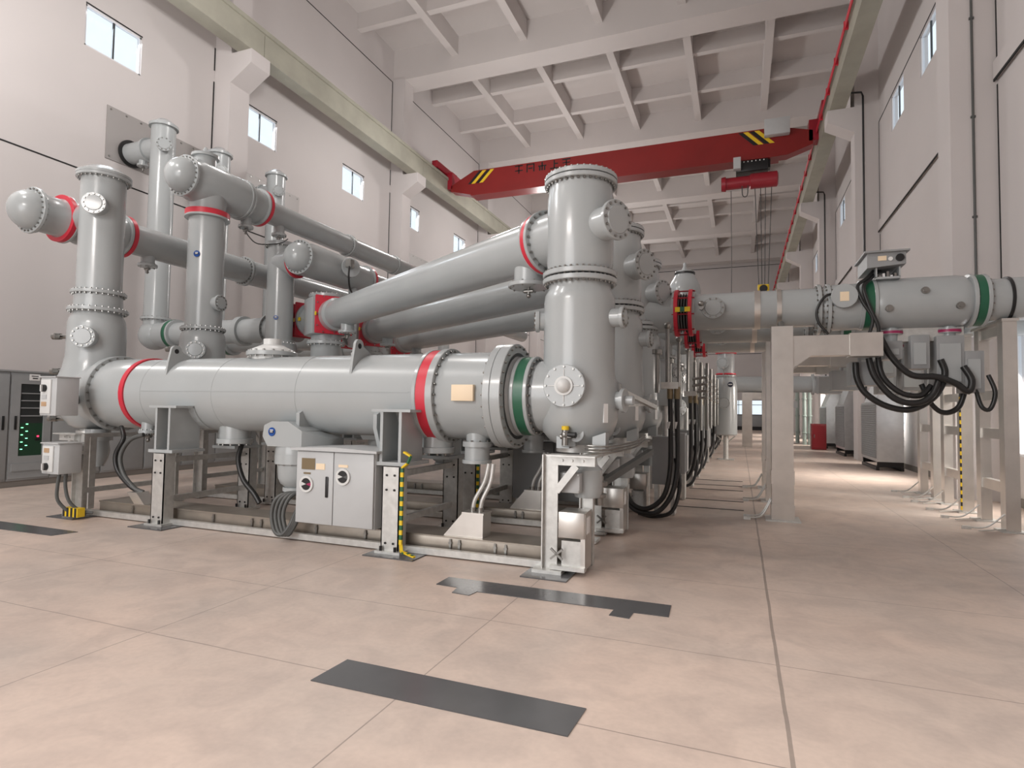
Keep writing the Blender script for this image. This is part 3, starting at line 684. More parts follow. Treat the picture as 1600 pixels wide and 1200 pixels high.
# ---------------------------------------------------------------- pipes going out through the left wall
for k, (y, x, zt) in enumerate(((11.2, -14.62, 9.35), (13.05, -14.62, 9.35), (15.5, -14.75, 9.65), (27.6, -14.6, 9.5))):
    r = thing('riser_pipe', ['nearest tall grey pipe rising along the left wall', 'second tall grey pipe at the left wall, behind the high domed tee', 'third tall grey pipe at the left wall, by the second window', 'farthest grey pipe at the left wall, seen above the slanted bus'][k], 'pipe', (x, y, 0), 'pipes rising at the left wall')
    MB().lathe((x, y, 0), (0, 0, 1), [(3.5, .30), (zt-.25, .30), (zt-.25, .36), (zt-.18, .36), (zt-.14, .30), (zt-.02, .14), (zt, 0)], 40).build('upright_pipe', GREY, r)
    MB().cyl((x, y, zt-.78), (XL+.0, y, zt-.78), .28, 36).ring((x-.55, y, zt-.78), (1, 0, 0), .2, .33, .06, 36).build('stub', GREY, r)
    MB().ring((XL+.03, y, zt-.78), (1, 0, 0), .28, .37, .04, 36).build('gland_ring', BLACK, r)
    port(r, (x+.18, y-.12, zt-.82), (.8, -.6, 0), .19, .15, 10); drain(r, (x-.75, y, zt-1.0), .15, .15)
    zz = 3.45; xe = ends[min(k, 2)].x-1.1
    if k < 3:
        MB().sphere((x, y, zz), .40, seg=36).build('elbow', GREY, r)
        flange(r, (x, y, 3.85), (0, 0, 1), .37, .06, 20)
        MB().lathe((x, y, zz), (1, 0, 0), [(0, .33), (.62, .33), (.62, .38), (.68, .38)], 40).build('elbow_branch', GREY, r)
        band(r, (x+.70, y, zz), (1, 0, 0), .385, .10, GREEN, 'green_ring')
        yy = ends[k].y
        q = thing('bus_pipe', ['low grey cross pipe from the nearest wall pipe toward the second left vessel', 'low grey cross pipe from the second wall pipe, behind the left vessels', 'low grey cross pipe from the third wall pipe, behind the left vessels'][k], 'pipe', (x+.8, y, zz), 'low cross pipes at left')
        MB().lathe((x+.80, y, zz), (1, 0, 0), [(0, 0), (0, .38), (.06, .38), (.06, .30), (2.2, .30), (2.2, .37), (2.27, .37), (2.29, .37), (2.36, .37), (2.36, .30), (3.2, .32), (xe-x-.8, .32), (xe-x-.8, 0)], 40).build('pipe', GREY, q)
        flange(q, (x+3.9, y, zz), (1, 0, 0), .38, .05, 20)
for k, (ya, yb, za, zb) in enumerate(((10.5, 13.7, 8.2, 9.65), (15.0, 17.9, 8.2, 9.65), (25.5, 28.6, 8.2, 9.6))):
    b = MB().box(XL-.0, XL+.025, ya, yb, za, zb)
    for i in range(8):
        for z in (za+.08, zb-.08): b.cyl((XL+.02, ya+.1+i*(yb-ya-.2)/7, z), (XL+.04, ya+.1+i*(yb-ya-.2)/7, z), .025, 6, 1)
    tag(b.build('sealing_plate', [mat('wall_plate_grey_%d' % k, (.36, .34, .33), .5, metal=.3), BOLT], base=(XL, (ya+yb)/2, za)), ['nearest grey sealing plate on the left wall around two pipes', 'grey sealing plate on the left wall below the second window', 'farthest grey sealing plate on the left wall'][k], 'plate', 'sealing plates on the left wall')
# ================================================================== SUPPORTS UNDER THE TANKS
def post(b, x, y, z1, w=.22, d=.16):
    """channel section post with foot plate"""
    b.box(x-w/2, x+w/2, y-d/2, y-d/2+.012, .03, z1); b.box(x-w/2, x-w/2+.012, y-d/2, y+d/2, .03, z1); b.box(x+w/2-.012, x+w/2, y-d/2, y+d/2, .03, z1)
    b.box(x-w/2-.05, x+w/2+.05, y-d/2-.05, y+d/2+.05, .012, .04)
    for zz in (z1-.09, z1-.25, .12):
        for dx in (-.05, .05): b.cyl((x+dx, y-d/2, zz), (x+dx, y-d/2-.012, zz), .013, 6, 1)
    for dx in (-.09, .09): b.cyl((x+dx, y-d/2-.03, .04), (x+dx, y-d/2-.03, .09), .016, 6, 1)
def stand(x, yc, label):
    r = thing('support_frame', label, 'support', (x, yc, 0), 'tank support frames')
    for s in (-1, 1):
        b = MB(); post(b, x, yc+s*.72, .95); b.build('post', [GALV, BLK], r)
    b = MB()
    for z in (.86, .34): b.bar((x, yc-.64, z), (x, yc+.64, z), .05, .07)
    b.build('cross_bar', GALV, r)
    return r
stn = []
first_stand = stand(-7.15, Y0, 'galvanised support frame under the left part of the front tank')
s2 = stand(-3.58, Y0, 'galvanised support frame right of the grey control cabinet with striped earthing strip')
b = MB(); x = -3.455; yv = 5.60                                     # yellow and green earthing strip
zz = .98
for i in range(16): b.box(x, x+.035, yv-.012, yv+.012, .12+i*.052, .12+(i+1)*.052, i % 2)
pts = [(x+.02, yv, .95), (x+.10, yv-.03, 1.0), (x+.12, yv, 1.08), (x+.03, yv+.01, 1.12)]
for i in range(3): b.bar(pts[i], pts[i+1], .035, .02, i % 2)
b.bar((x+.02, yv, .12), (x+.06, yv-.05, .06), .035, .015, 0); b.bar((x+.06, yv-.05, .06), (x+.25, yv-.1, .03), .035, .015, 0)
for i in range(3): b.bar((x+.08+i*.06, yv-.056-i*.013, .055-i*.008), (x+.11+i*.06, yv-.065-i*.013, .05-i*.008), .037, .018, 1)
b.build('earthing_strip', [YEL, TAPEG], s2)
for k in (1, 2):
    dup(first_stand, (0, 2*k, 0), '%s row galvanised support frame under the left part of the tanks' % ORD[k])
    dup(s2, (0, 2*k, 0), '%s row galvanised support frame with striped strip under the right part of the tanks' % ORD[k])
def end_stand(x, yc, label, sgn):
    r = thing('support_frame', label, 'support', (x, yc, 0), 'vessel support frames')
    for s in (-1, 1):
        b = MB(); b.box(x-.075, x+.075, yc+s*.74-.008, yc+s*.74+.008, .03, 1.16); b.box(x-.075, x-.063, yc+s*.74-.06, yc+s*.74+.06, .03, 1.16); b.box(x-.15, x+.15, yc+s*.74-.12, yc+s*.74+.12, .012, .045)
        b.box(x+.005*sgn, x+.017*sgn, yc+s*.74, yc+s*.74+.12, .03, 1.16)
        b.build('post', GALV, r)
        q = MB().box(min(x, x+sgn*.45), max(x, x+sgn*.45), yc+s*.74-.02, yc+s*.74+.02, 1.06, 1.16); q.bar((x+sgn*.06, yc+s*.74, .80), (x+sgn*.26, yc+s*.74, 1.06), .03, .07)
        q.box(min(x, x+sgn*.45)-.02, max(x, x+sgn*.45)+.02, yc+s*.74-.1, yc+s*.74+.1, 1.15, 1.165)
        for dx in (.12, .22, .33): q.cyl((x+sgn*dx, yc+s*.74-.02, 1.11), (x+sgn*dx, yc+s*.74-.035, 1.11), .014, 6)
        q.build('bracket_arm', GALV, r)
    MB().box(x-.03+sgn*.28, x+.03+sgn*.28, yc-.76, yc+.76, 1.09, 1.15).bar((x, yc-.7, .35), (x, yc+.7, .35), .05, .07).build('cross_bar', GALV, r)
    p = MB().box(x-.03+sgn*.30, x+.06+sgn*.30, yc-.45, yc-.36, .03, 1.1); p.build('inner_post', GALV, r)
    return r
er = end_stand(-1.76, Y0, 'pale angle steel support frame under the front right vessel', 1)
el = end_stand(-8.78, Y0, 'galvanised angle support frame under the front left vessel', -1)
for k in (1, 2):
    dup(er, (0, 2*k, 0), '%s row angle steel support frame under the right hand vessels' % ORD[k])
    dup(el, (0, 2*k, 0), '%s row angle steel support frame under the left hand vessels' % ORD[k])
# base rails and stainless cable trays along the floor
def base_rail(y, label):
    r = thing('base_rail', label, 'rail', (-5.4, y, 0), 'base rails')
    MB().box(-8.85, -1.46, y-.03, y+.03, .015, .085).build('rail', GALV, r)
    return r
rail = base_rail(5.74, 'front galvanised base rail on the floor under the front tank')
def cable_tray(y, label):
    r = thing('cable_tray', label, 'cable tray', (-5.4, y+.2, 0), 'stainless cable trays')
    MB().box(-8.6, -1.62, y, y+.42, .03, .20, bev=.006).build('trough', TRAY, r)
    MB().box(-8.6, -1.62, y-.012, y+.432, .19, .205).build('lid', TRAY, r)
    for x in (-7.9, -6.4, -5.75, -5.6, -4.75, -4.05, -2.95, -2.84, -2.42, -2.3, -1.75):
        MB().box(x-.012, x+.012, y-.022, y-.01, .08, .18).box(x-.02, x+.02, y-.026, y-.018, .13, .15).build('latch', BOLT, r)
    return r
tray = cable_tray(5.84, 'front stainless cable tray on the floor behind the front base rail')
for k in (1, 2):
    dup(rail, (0, 2*k, 0), '%s row galvanised base rail under the tanks' % ORD[k]); dup(tray, (0, 2*k, 0), '%s row stainless cable tray under the tanks' % ORD[k])
# stainless cable boxes rising from the tray with twin conduits
def cable_entry(x, y, top, label):
    r = thing('cable_box', label, 'box', (x, y, .2), 'stainless cable entry boxes')
    MB().prism([(x-.30, y-.14, .206), (x+.17, y-.14, .206), (x+.17, y-.14, .47), (x-.07, y-.14, .47)], (0, .22, 0)).build('body', STAIN, r)
    MB().box(x-.08, x+.18, y-.15, y+.09, .455, .475).build('lid', STAIN, r)
    for q in (0, .09):
        h = MB().tube([(x+.01+q, y-.05, .47), (x+.03+q, y-.05, .60), (x+.13+q*.8, y-.02, .80), (x+.17+q*.6, y+.0, 1.0)], .024, 10).build('conduit', GALV, r)
        MB().cyl((x+.01+q, y-.05, .475), (x+.01+q, y-.05, .52), .036, 12).build('gland', BOLT, h)
    return r
ce = cable_entry(-2.76, 6.02, 1, 'stainless wedge shaped cable box with twin conduits under the front tank')
for k in (1, 2): dup(ce, (0, 2*k, 0), '%s row stainless wedge shaped cable box with twin conduits under the tanks' % ORD[k])
for i, y in enumerate((10.5, 11.5, 13.1, 13.9, 14.9)):  # dark strips stand in for cross pipe shadows on the floor
    tag(MB().box(-1.0, .06, y-.02, y+.02, .002, .008).build('shadow_strip', ROPE, base=(-.5, y, .002)), '%s thin dark strip standing in for a pipe shadow across the aisle floor' % ['nearest', 'second', 'third', 'fourth', 'farthest'][i], 'shadow strip', 'shadow strips on the aisle floor')
# dark marshalling cabinets standing behind, under the second and third tank
def marsh(y, label):
    r = thing('marshalling_cabinet', label, 'cabinet', (-2.65, y, .22), 'dark cabinets under the tanks')
    MB().box(-3.34, -1.98, y, y+.36, .22, 1.12, 0, .008).build('body', DCAB, r)
    for a, e in ((-3.33, -2.67), (-2.65, -1.99)): MB().box(a, e, y-.03, y, .24, 1.10, 0, .005).build('door', DCAB, r)
    MB().box(-3.30, -3.2, y+.05, y+.3, .0, .22).box(-2.1, -2.0, y+.05, y+.3, .0, .22).build('feet', GALV, r)
marsh(8.72, 'dark grey two door cabinet under the second tank, behind the twin conduits'); marsh(10.72, 'dark grey two door cabinet under the third tank')
# black foot pads
def pad(x, y, w, label):
    b = MB().obox((x, y, .006), (w, .42, .012), Matrix.Rotation(.0, 3, 'Z'))
    tag(b.build('foot_pad', PATCH, base=(x, y, 0)), label, 'pad', 'foot pads')
pad(-1.74, 5.58, .46, 'dark grey floor pad under the front foot of the front right support')
pad(-3.50, 5.64, .62, 'dark grey floor pad under the foot of the post with the striped strip')
pad(-7.12, 5.62, .60, 'dark grey floor pad under the left post of the front tank')
pad(-8.78, 5.62, .55, 'dark grey floor pad under the front left vessel support')
# ================================================================== CONTROL CABINET AND SMALL GEAR
r = thing('control_cabinet', 'grey two door control cabinet with rotary handles under the front tank', 'cabinet', (-4.34, 5.8, .24))
MB().box(-4.87, -3.79, 5.62, 6.10, .24, 1.09, 0, .008).build('body', CABG, r)
MB().prism([(-4.93, 5.55, 1.09), (-3.74, 5.55, 1.09), (-3.74, 5.55, 1.115), (-4.34, 5.55, 1.14), (-4.93, 5.55, 1.115)], (0, .6, 0)).build('roof', CABG, r)
d1 = MB().box(-4.865, -4.345, 5.59, 5.625, .25, 1.08, 0, .006).build('door', CABG, r)
d2 = MB().box(-4.335, -3.80, 5.59, 5.625, .25, 1.08, 0, .006).build('door', CABG, r)
MB().box(-4.445, -4.405, 5.578, 5.592, .56, .80, 0, .008).build('handle', BLK, d1)
MB().box(-4.79, -4.60, 5.584, 5.592, .87, 1.00).build('plate', BRONZE, d1)
MB().box(-4.585, -4.46, 5.585, 5.592, .875, .945).build('label_plate', CREAM, d1)
MB().box(-4.27, -4.14, 5.585, 5.592, .915, .945).build('label_plate', CREAM, d2)
MB().box(-4.76, -4.66, 5.585, 5.592, .815, .835).build('label_plate', BRONZE, d1)
for dr, x, z, mm in ((d1, -4.71, .70, PURP), (d2, -4.20, .81, HOSE)):
    o = MB().ring((x, 5.59, z), (0, -1, 0), .07, .095, .02, 32).build('rotary_switch', WHITEP, dr)
    MB().disc((x, 5.59, z), (0, -1, 0), .08, .015, 28).prism([(x-.085, 5.575, z+.03), (x, 5.575, z), (x-.085, 5.575, z-.03)], (0, -.004, 0), 1).prism([(x+.085, 5.575, z+.03), (x, 5.575, z), (x+.085, 5.575, z-.03)], (0, -.004, 0), 2).build('dial', [BLK, WHITEP, mm], dr)
# coil of grey hoses left of the cabinet
for i in range(4):
    q = i*.045
    b = MB().tube([(-4.92+q*.2, 5.84+q*.4, .50), (-5.04+q*.6, 5.70+q*.4, .56), (-5.16+q, 5.60+q*.4, .50), (-5.20+q, 5.57+q*.3, .32), (-5.13+q, 5.55+q*.3, .13), (-5.03+q*.5, 5.56+q*.3, .09), (-4.95+q*.3, 5.60+q*.3, .20), (-4.94+q*.3, 5.70+q*.2, .36), (-4.90, 5.80+q*.2, .46)], .024, 10)
    tag(b.build('hose', HOSE, base=(-5.05, 5.6, .3)), ['outermost grey hose looped left of the control cabinet', 'second grey hose of the loop left of the control cabinet', 'third grey hose of the loop left of the control cabinet', 'innermost grey hose of the loop left of the control cabinet'][i], 'hose', 'hoses looped beside the cabinet')
# two small operator boxes on the front left stand
def op_box(x0, x1, z0, z1, y, label, knobz):
    r = thing('operator_box', label, 'box', ((x0+x1)/2, y+.1, z0), 'operator boxes')
    MB().box(x0, x1, y, y+.30, z0, z1, 0, .008).build('body', CABG, r)
    f = MB().box(x0+.03, x1-.1, y-.02, y+.0, z0+.03, z1-.03, 0, .004).build('front_plate', WHITEP, r)
    o = MB().cyl(((x0+x1)/2-.05, y-.02, knobz), ((x0+x1)/2-.05, y-.055, knobz), .05, 20, 0).box((x0+x1)/2-.062, (x0+x1)/2-.038, y-.075, y-.05, knobz-.045, knobz+.045, 1)
    o.build('rotary_handle', [BLK, WHITEP], f)
    for q in (-.12, -.22):
        zq = knobz+q if knobz > (z0+z1)/2 else knobz-q
        MB().box((x0+x1)/2-.10, (x0+x1)/2, y-.028, y-.018, zq-.03, zq+.03).build('label_plate', BRASS if q < -.2 else CABG, f)
    MB().box(x0-.01, x1+.01, y-.025, y+.31, z1, z1+.015).build('roof', CABG, r)
    return r
ob = op_box(-9.12, -8.78, 1.42, 1.95, 5.30, 'upper small operator box with black knob left of the front left vessel', 1.80)
MB().bar((-9.0, 5.58, 1.65), (-9.42, 6.05, 1.65), .05, .12).build('bracket', GREY, ob)
ol = op_box(-8.93, -8.58, .63, 1.04, 5.25, 'lower small operator box with black knob on the front left support', .73)
MB().bar((-8.78, 5.50, .9), (-8.78, 5.68, .9), .2, .05).build('bracket', GALV, ol)
for i, pts in enumerate(([(-8.76, 5.38, .63), (-8.76, 5.36, .46), (-8.74, 5.36, .26), (-8.62, 5.45, .10), (-8.45, 5.55, .06)], [(-8.66, 5.40, .63), (-8.66, 5.40, .45), (-8.60, 5.42, .25), (-8.50, 5.5, .12), (-8.38, 5.6, .08)])):
    tag(MB().tube(pts, .022, 8).build('cable', HOSE, base=(-8.7, 5.4, .3)), ['left grey cable dropping from the lower operator box', 'right grey cable dropping from the lower operator box'][i], 'cable', 'cables under the operator box')
b = MB().box(-8.72, -8.42, 5.42, 5.52, .04, .16); 
for i in range(4): b.box(-8.72+i*.08, -8.68+i*.08, 5.416, 5.425, .04, .16, 1)
tag(b.build('bump_guard', [YEL, BLK], base=(-8.57, 5.47, .04)), 'yellow and black striped guard at the front left support foot', 'guard')
for i, pts in enumerate(([(-8.45, 6.0, 1.26), (-8.28, 5.92, 1.10), (-8.37, 5.88, .87), (-8.31, 5.88, .64), (-8.08, 5.9, .44), (-7.95, 5.95, .36)], [(-7.98, 6.0, 1.16), (-8.18, 5.94, 1.08), (-8.30, 5.9, .85), (-8.22, 5.9, .60), (-8.02, 5.92, .41), (-7.9, 5.97, .35)])):
    tag(MB().tube(pts, .032, 10).build('cable', [BLACK, HOSE][i], base=(-8.2, 5.9, .8)), ['black curved cable below the left end of the front tank', 'grey curved conduit below the left end of the front tank'][i], 'cable', 'curved cables left')
tag(MB().prism([(-8.05, 5.84, .36), (-7.86, 5.84, .36), (-7.70, 5.84, .206), (-7.9, 5.84, .206)], (0, .18, 0)).build('cable_box', STAIN, base=(-7.9, 5.93, .2)), 'small stainless cable duct below the black curved cable at left', 'box')
tag(MB().tube([(-6.5, 6.35, 1.05), (-6.45, 6.25, .85), (-6.3, 6.2, .6), (-6.1, 6.2, .42), (-6.0, 6.2, .3)], .035, 10).build('cable', BLACK, base=(-6.3, 6.2, .6)), 'black cable dropping from the left bottom port of the front tank', 'cable')
# stainless boxes beside the front right support
def foot_box(y, label):
    r = thing('terminal_box', label, 'box', (-1.53, y, .09), 'stainless terminal boxes')
    MB().box(-1.66, -1.40, y, y+.30, .36, .61, 0, .006).build('upper_box', STAIN, r)
    MB().box(-1.63, -1.41, y+.02, y+.3, .09, .33).build('lower_box', GALV, r)
    MB().box(-1.44, -1.395, y+.02, y+.28, .06, .60).build('back_plate', STAIN, r)
    MB().box(-1.394, -1.388, y+.06, y+.18, .40, .56).build('sticker', WHITE, r)
    MB().bar((-1.72, y-.05, .26), (-1.60, y-.05, .16), .02, .02).bar((-1.72, y-.05, .16), (-1.6, y-.05, .26), .02, .02).build('wing_clamp', BOLT, r)
    MB().box(-1.74, -1.39, y-.02, y+.06, .05, .09).build('foot_bar', GALV, r)
    return r
fb = foot_box(5.60, 'front stainless terminal box beside the front right support')
def junction(y, label):
    r = thing('junction_box', label, 'box', (-1.58, y, .75), 'grey junction boxes')
    MB().box(-1.69, -1.48, y, y+.15, .78, .98, 0, .012).build('lid_box', CABG, r)
    MB().lathe((-1.46, y+.25, .72), (0, 0, 1), [(0, 0), (0, .13), (.06, .15), (.28, .15), (.33, .1), (.42, .09), (.42, 0)], 24).build('motor', GREY, r)
    MB().box(-1.60, -1.50, y+.1, y+.5, .84, .96).build('neck', GREY, r)
    b = MB()
    for dx in (-1.675, -1.495):
        for z in (.795, .965): b.cyl((dx, y, z), (dx, y-.01, z), .01, 8)
    b.build('screws', BOLT, r)
    return r
jb = junction(5.72, 'front grey junction box behind the front right support post')
for k in (1, 2):
    dup(fb, (0, 2*k, 0), '%s row stainless terminal box beside the right hand supports' % ORD[k]); dup(jb, (0, 2*k, 0), '%s row grey junction box behind the right hand supports' % ORD[k])
# operating rods along the aisle side
def op_rod(y, label):
    r = thing('operating_rod', label, 'rod', (-1.15, y+.6, 1.7), 'operating rods')
    MB().bar((-1.30, y+.05, 1.86), (-1.02, y+1.2, 1.66), .06, .05).build('upper_rod', GALV, r)
    MB().bar((-1.33, y+.0, 1.66), (-1.05, y+1.2, 1.70), .03, .03).build('lower_rod', GALV, r)
    MB().box(-1.40, -1.24, y-.06, y+.06, 1.62, 1.92, 0, .015).build('crank_box', GREY, r)
    MB().cyl((-1.32, y-.05, 1.92), (-1.32, y-.05, 1.96), .035, 12).build('red_cap', RED, r)
    MB().bar((-1.42, y-.4, .80), (-1.0, y+.7, 1.12), .07, .07).build('lower_arm', HOSE, r)
    MB().cyl((-1.38, y-.42, .62), (-1.38, y-.42, .92), .05, 14).disc((-1.38, y-.42, .82), (0, 0, 1), .09, .05, 16).disc((-1.38, y-.42, .70), (0, 0, 1), .08, .04, 16).build('pivot', BOLT, r)
    b = MB()
    for q in range(3): b.tube([(-1.50, y-.55, 1.18+q*.03), (-1.25, y-.52, 1.18+q*.03), (-1.12, y+.3, 1.2+q*.03), (-1.1, y+.9, 1.25+q*.03)], .011, 6)
    b.build('small_pipes', BOLT, r)
    return r
rod = op_rod(6.55, 'front operating rod and linkage on the aisle side of the front vessel')
# ================================================================== FURTHER BAYS ALONG THE AISLE
def far_vessel(y, label):
    r = thing('bay_vessel', label, 'vessel', (-1.55, y, 0), 'smaller vessels along the aisle')
    x = -1.55
    MB().lathe((x, y, 0), (0, 0, 1), [(1.15, 0), (1.15, .25), (1.3, .38), (1.6, .42), (1.9, .38), (2.55, .36), (2.65, .28), (2.75, .28), (2.75, 0)], 40).build('lower_vessel', GREY, r)
    flange(r, (x, y, 2.7), (0, 0, 1), .34, .05, 18)
    MB().lathe((x, y, 2.75), (0, 0, 1), [(0, .26), (.7, .26), (.78, .2), (.8, 0)], 36).build('upper_vessel', GREY, r)
    port(r, (x+.3, y-.1, 1.7), (.7, -.7, 0), .17, .15, 10); port(r, (x+.22, y-.08, 2.4), (.9, -.4, 0), .12, .1, 8)
    for dx, dy in ((-.2, -.25), (-.2, .25)): MB().box(x+dx-.05, x+dx+.05, y+dy-.05, y+dy+.05, .0, 1.35).build('leg', GALV, r)
    MB().lathe((x-.3, y, 1.76), (-1, 0, 0), [(0, .4), (1.0, .42), (4.5, .42), (4.5, 0)], 36).build('breaker_barrel', GREY, r)
    return r
def far_gear(y, label):
    r = thing('drive_cabinet', label, 'cabinet', (-1.0, y, .4), 'drive cabinets along the aisle')
    MB().box(-1.28, -.93, y-.2, y+.2, .48, 1.22, 0, .01).build('body', DCAB, r)
    MB().box(-.93, -.90, y-.14, y+.16, .52, 1.18).build('side_door', CABG, r)
    MB().cyl((-1.1, y, 1.22), (-1.1, y, 1.75), .05, 14).build('drive_shaft', GALV, r)
    MB().box(-1.22, -1.02, y-.1, y+.1, 1.70, 1.95, 0, .01).build('gear_head', GREY, r)
    MB().box(-1.25, -1.19, y-.15, y+.15, .015, .48).box(-1.0, -.94, y-.15, y+.15, .015, .48).build('stand', GALV, r)
    MB().cyl((-1.2, y-.25, 1.9), (-1.2, y-.25, 2.5), .035, 10).cyl((-1.05, y-.2, 2.05), (-1.05, y-.2, 2.9), .03, 10).disc((-1.2, y-.25, 2.5), (0, 0, 1), .08, .08, 14).sphere((-1.05, y-.2, 2.95), .06).build('gas_pipes', BOLT, r)
    return r
def loops(y, label):
    r = thing('cable_bundle', label, 'cable', (-1.0, y, .8), 'black cable loops along the aisle')
    for q in (0, .10):
        MB().tube([(-.97+q, y, 1.84), (-.96+q, y-.02, 1.3), (-.96+q, y-.06, .75), (-1.05+q, y-.1, .36), (-1.28+q, y-.12, .17-q*.6), (-1.5, y-.1, .22-q*.6), (-1.62, y, .42), (-1.68, y+.1, .6)], .036, 10).build('cable', BLACK, r)
        MB().cyl((-.97+q, y, 1.80), (-.97+q, y, 1.98), .045, 12).build('cable_gland', BRONZE, r)
        MB().cyl((-.97+q, y-.01, 1.36), (-.97+q, y-.01, 1.46), .040, 12).build('white_sleeve', WHITE, r)
    MB().tube([(-.92, y+.3, .9), (-.85, y+.25, .5), (-.95, y+.15, .12), (-1.2, y+.1, .03), (-1.45, y+.15, .05)], .030, 8).build('cable', BLACK, r)
    MB().box(-1.1, -.85, y-.05, y+.06, 1.95, 2.05).build('clamp_bar', GALV, r)
    return r
fv = far_vessel(12.4, 'first smaller grey vessel behind the tall vessels along the aisle')
fg = far_gear(9.6, 'first dark grey drive cabinet along the aisle, behind the front vessels')
lp = loops(9.05, 'nearest black cable loop hanging on the aisle side')
for k, y in enumerate((14.4, 16.4, 19.2, 21.2, 23.2, 26.0, 28.0, 30.0, 33.0, 36.0, 39.0, 42.0)):
    dup(fv, (0, y-12.4, 0), '%s smaller grey vessel along the aisle counted from the tall vessels' % ORD[k+1])
for k, y in enumerate((11.4, 13.4, 15.4, 17.8, 20.2, 22.2, 24.6, 27, 29, 31.5)):
    dup(fg, (0, y-9.6, 0), '%s dark grey drive cabinet along the aisle counted from the front' % ORD[k+1])
for k, y in enumerate((12.93, 14.95, 16.95, 21.68, 26.5, 30.5)):
    dup(lp, (0, y-9.05, 0), '%s black cable loop along the aisle counted from the front' % ORD[k+1])
def tall_rods(y, label):
    r = thing('column_rack', label, 'rack', (-.95, y, 0), 'steel racks along the aisle')
    MB().box(-1.1, -.98, y-.05, y+.05, .015, 3.0).build('rack_post', GALV, r)
    for q in range(3): MB().cyl((-.95+q*.12, y+q*.2, 1.2), (-.95+q*.12, y+q*.2, 2.75), .035, 10).build('bright_rod', BOLT, r)
    b = MB()
    for z in (1.9, 2.05, 2.2, 2.35):
        b.cyl((-1.0, y-.1, z), (-.7, y-.1, z+.05), .03, 10); b.sphere((-.7, y-.1, z+.05), .05)
    b.build('valve_cluster', BOLT, r)
    return r
tr = tall_rods(13.9, 'nearest bright steel valve rack beside the aisle below the cross pipes')
for k, y in enumerate((15.9, 18.4, 20.8, 25.2)):
    dup(tr, (0, y-13.9, 0), '%s bright steel valve rack along the aisle counted from the front' % ORD[k+1])
# glossy bell on top of the second cross pipe start
r = thing('bell_vessel', 'glossy bell shaped grey vessel rising behind the red bellows', 'vessel', (-1.05, 12.4, 3.58))
MB().lathe((-1.05, 12.4, 0), (0, 0, 1), [(3.58, 0), (3.58, .26), (3.70, .28), (3.82, .30), (3.90, .31), (4.08, .315), (4.20, .29), (4.32, .24), (4.42, .18), (4.48, .18), (4.49, .06), (4.58, .03), (4.66, .03), (4.66, 0)], 44).build('body', GREY, r)
MB().ring((-1.05, 12.4, 4.42), (0, 0, 1), .15, .205, .035, 32).build('top_ring', BLACK, r)
flange(r, (-1.05, 12.4, 3.62), (0, 0, 1), .36, .06, 22)
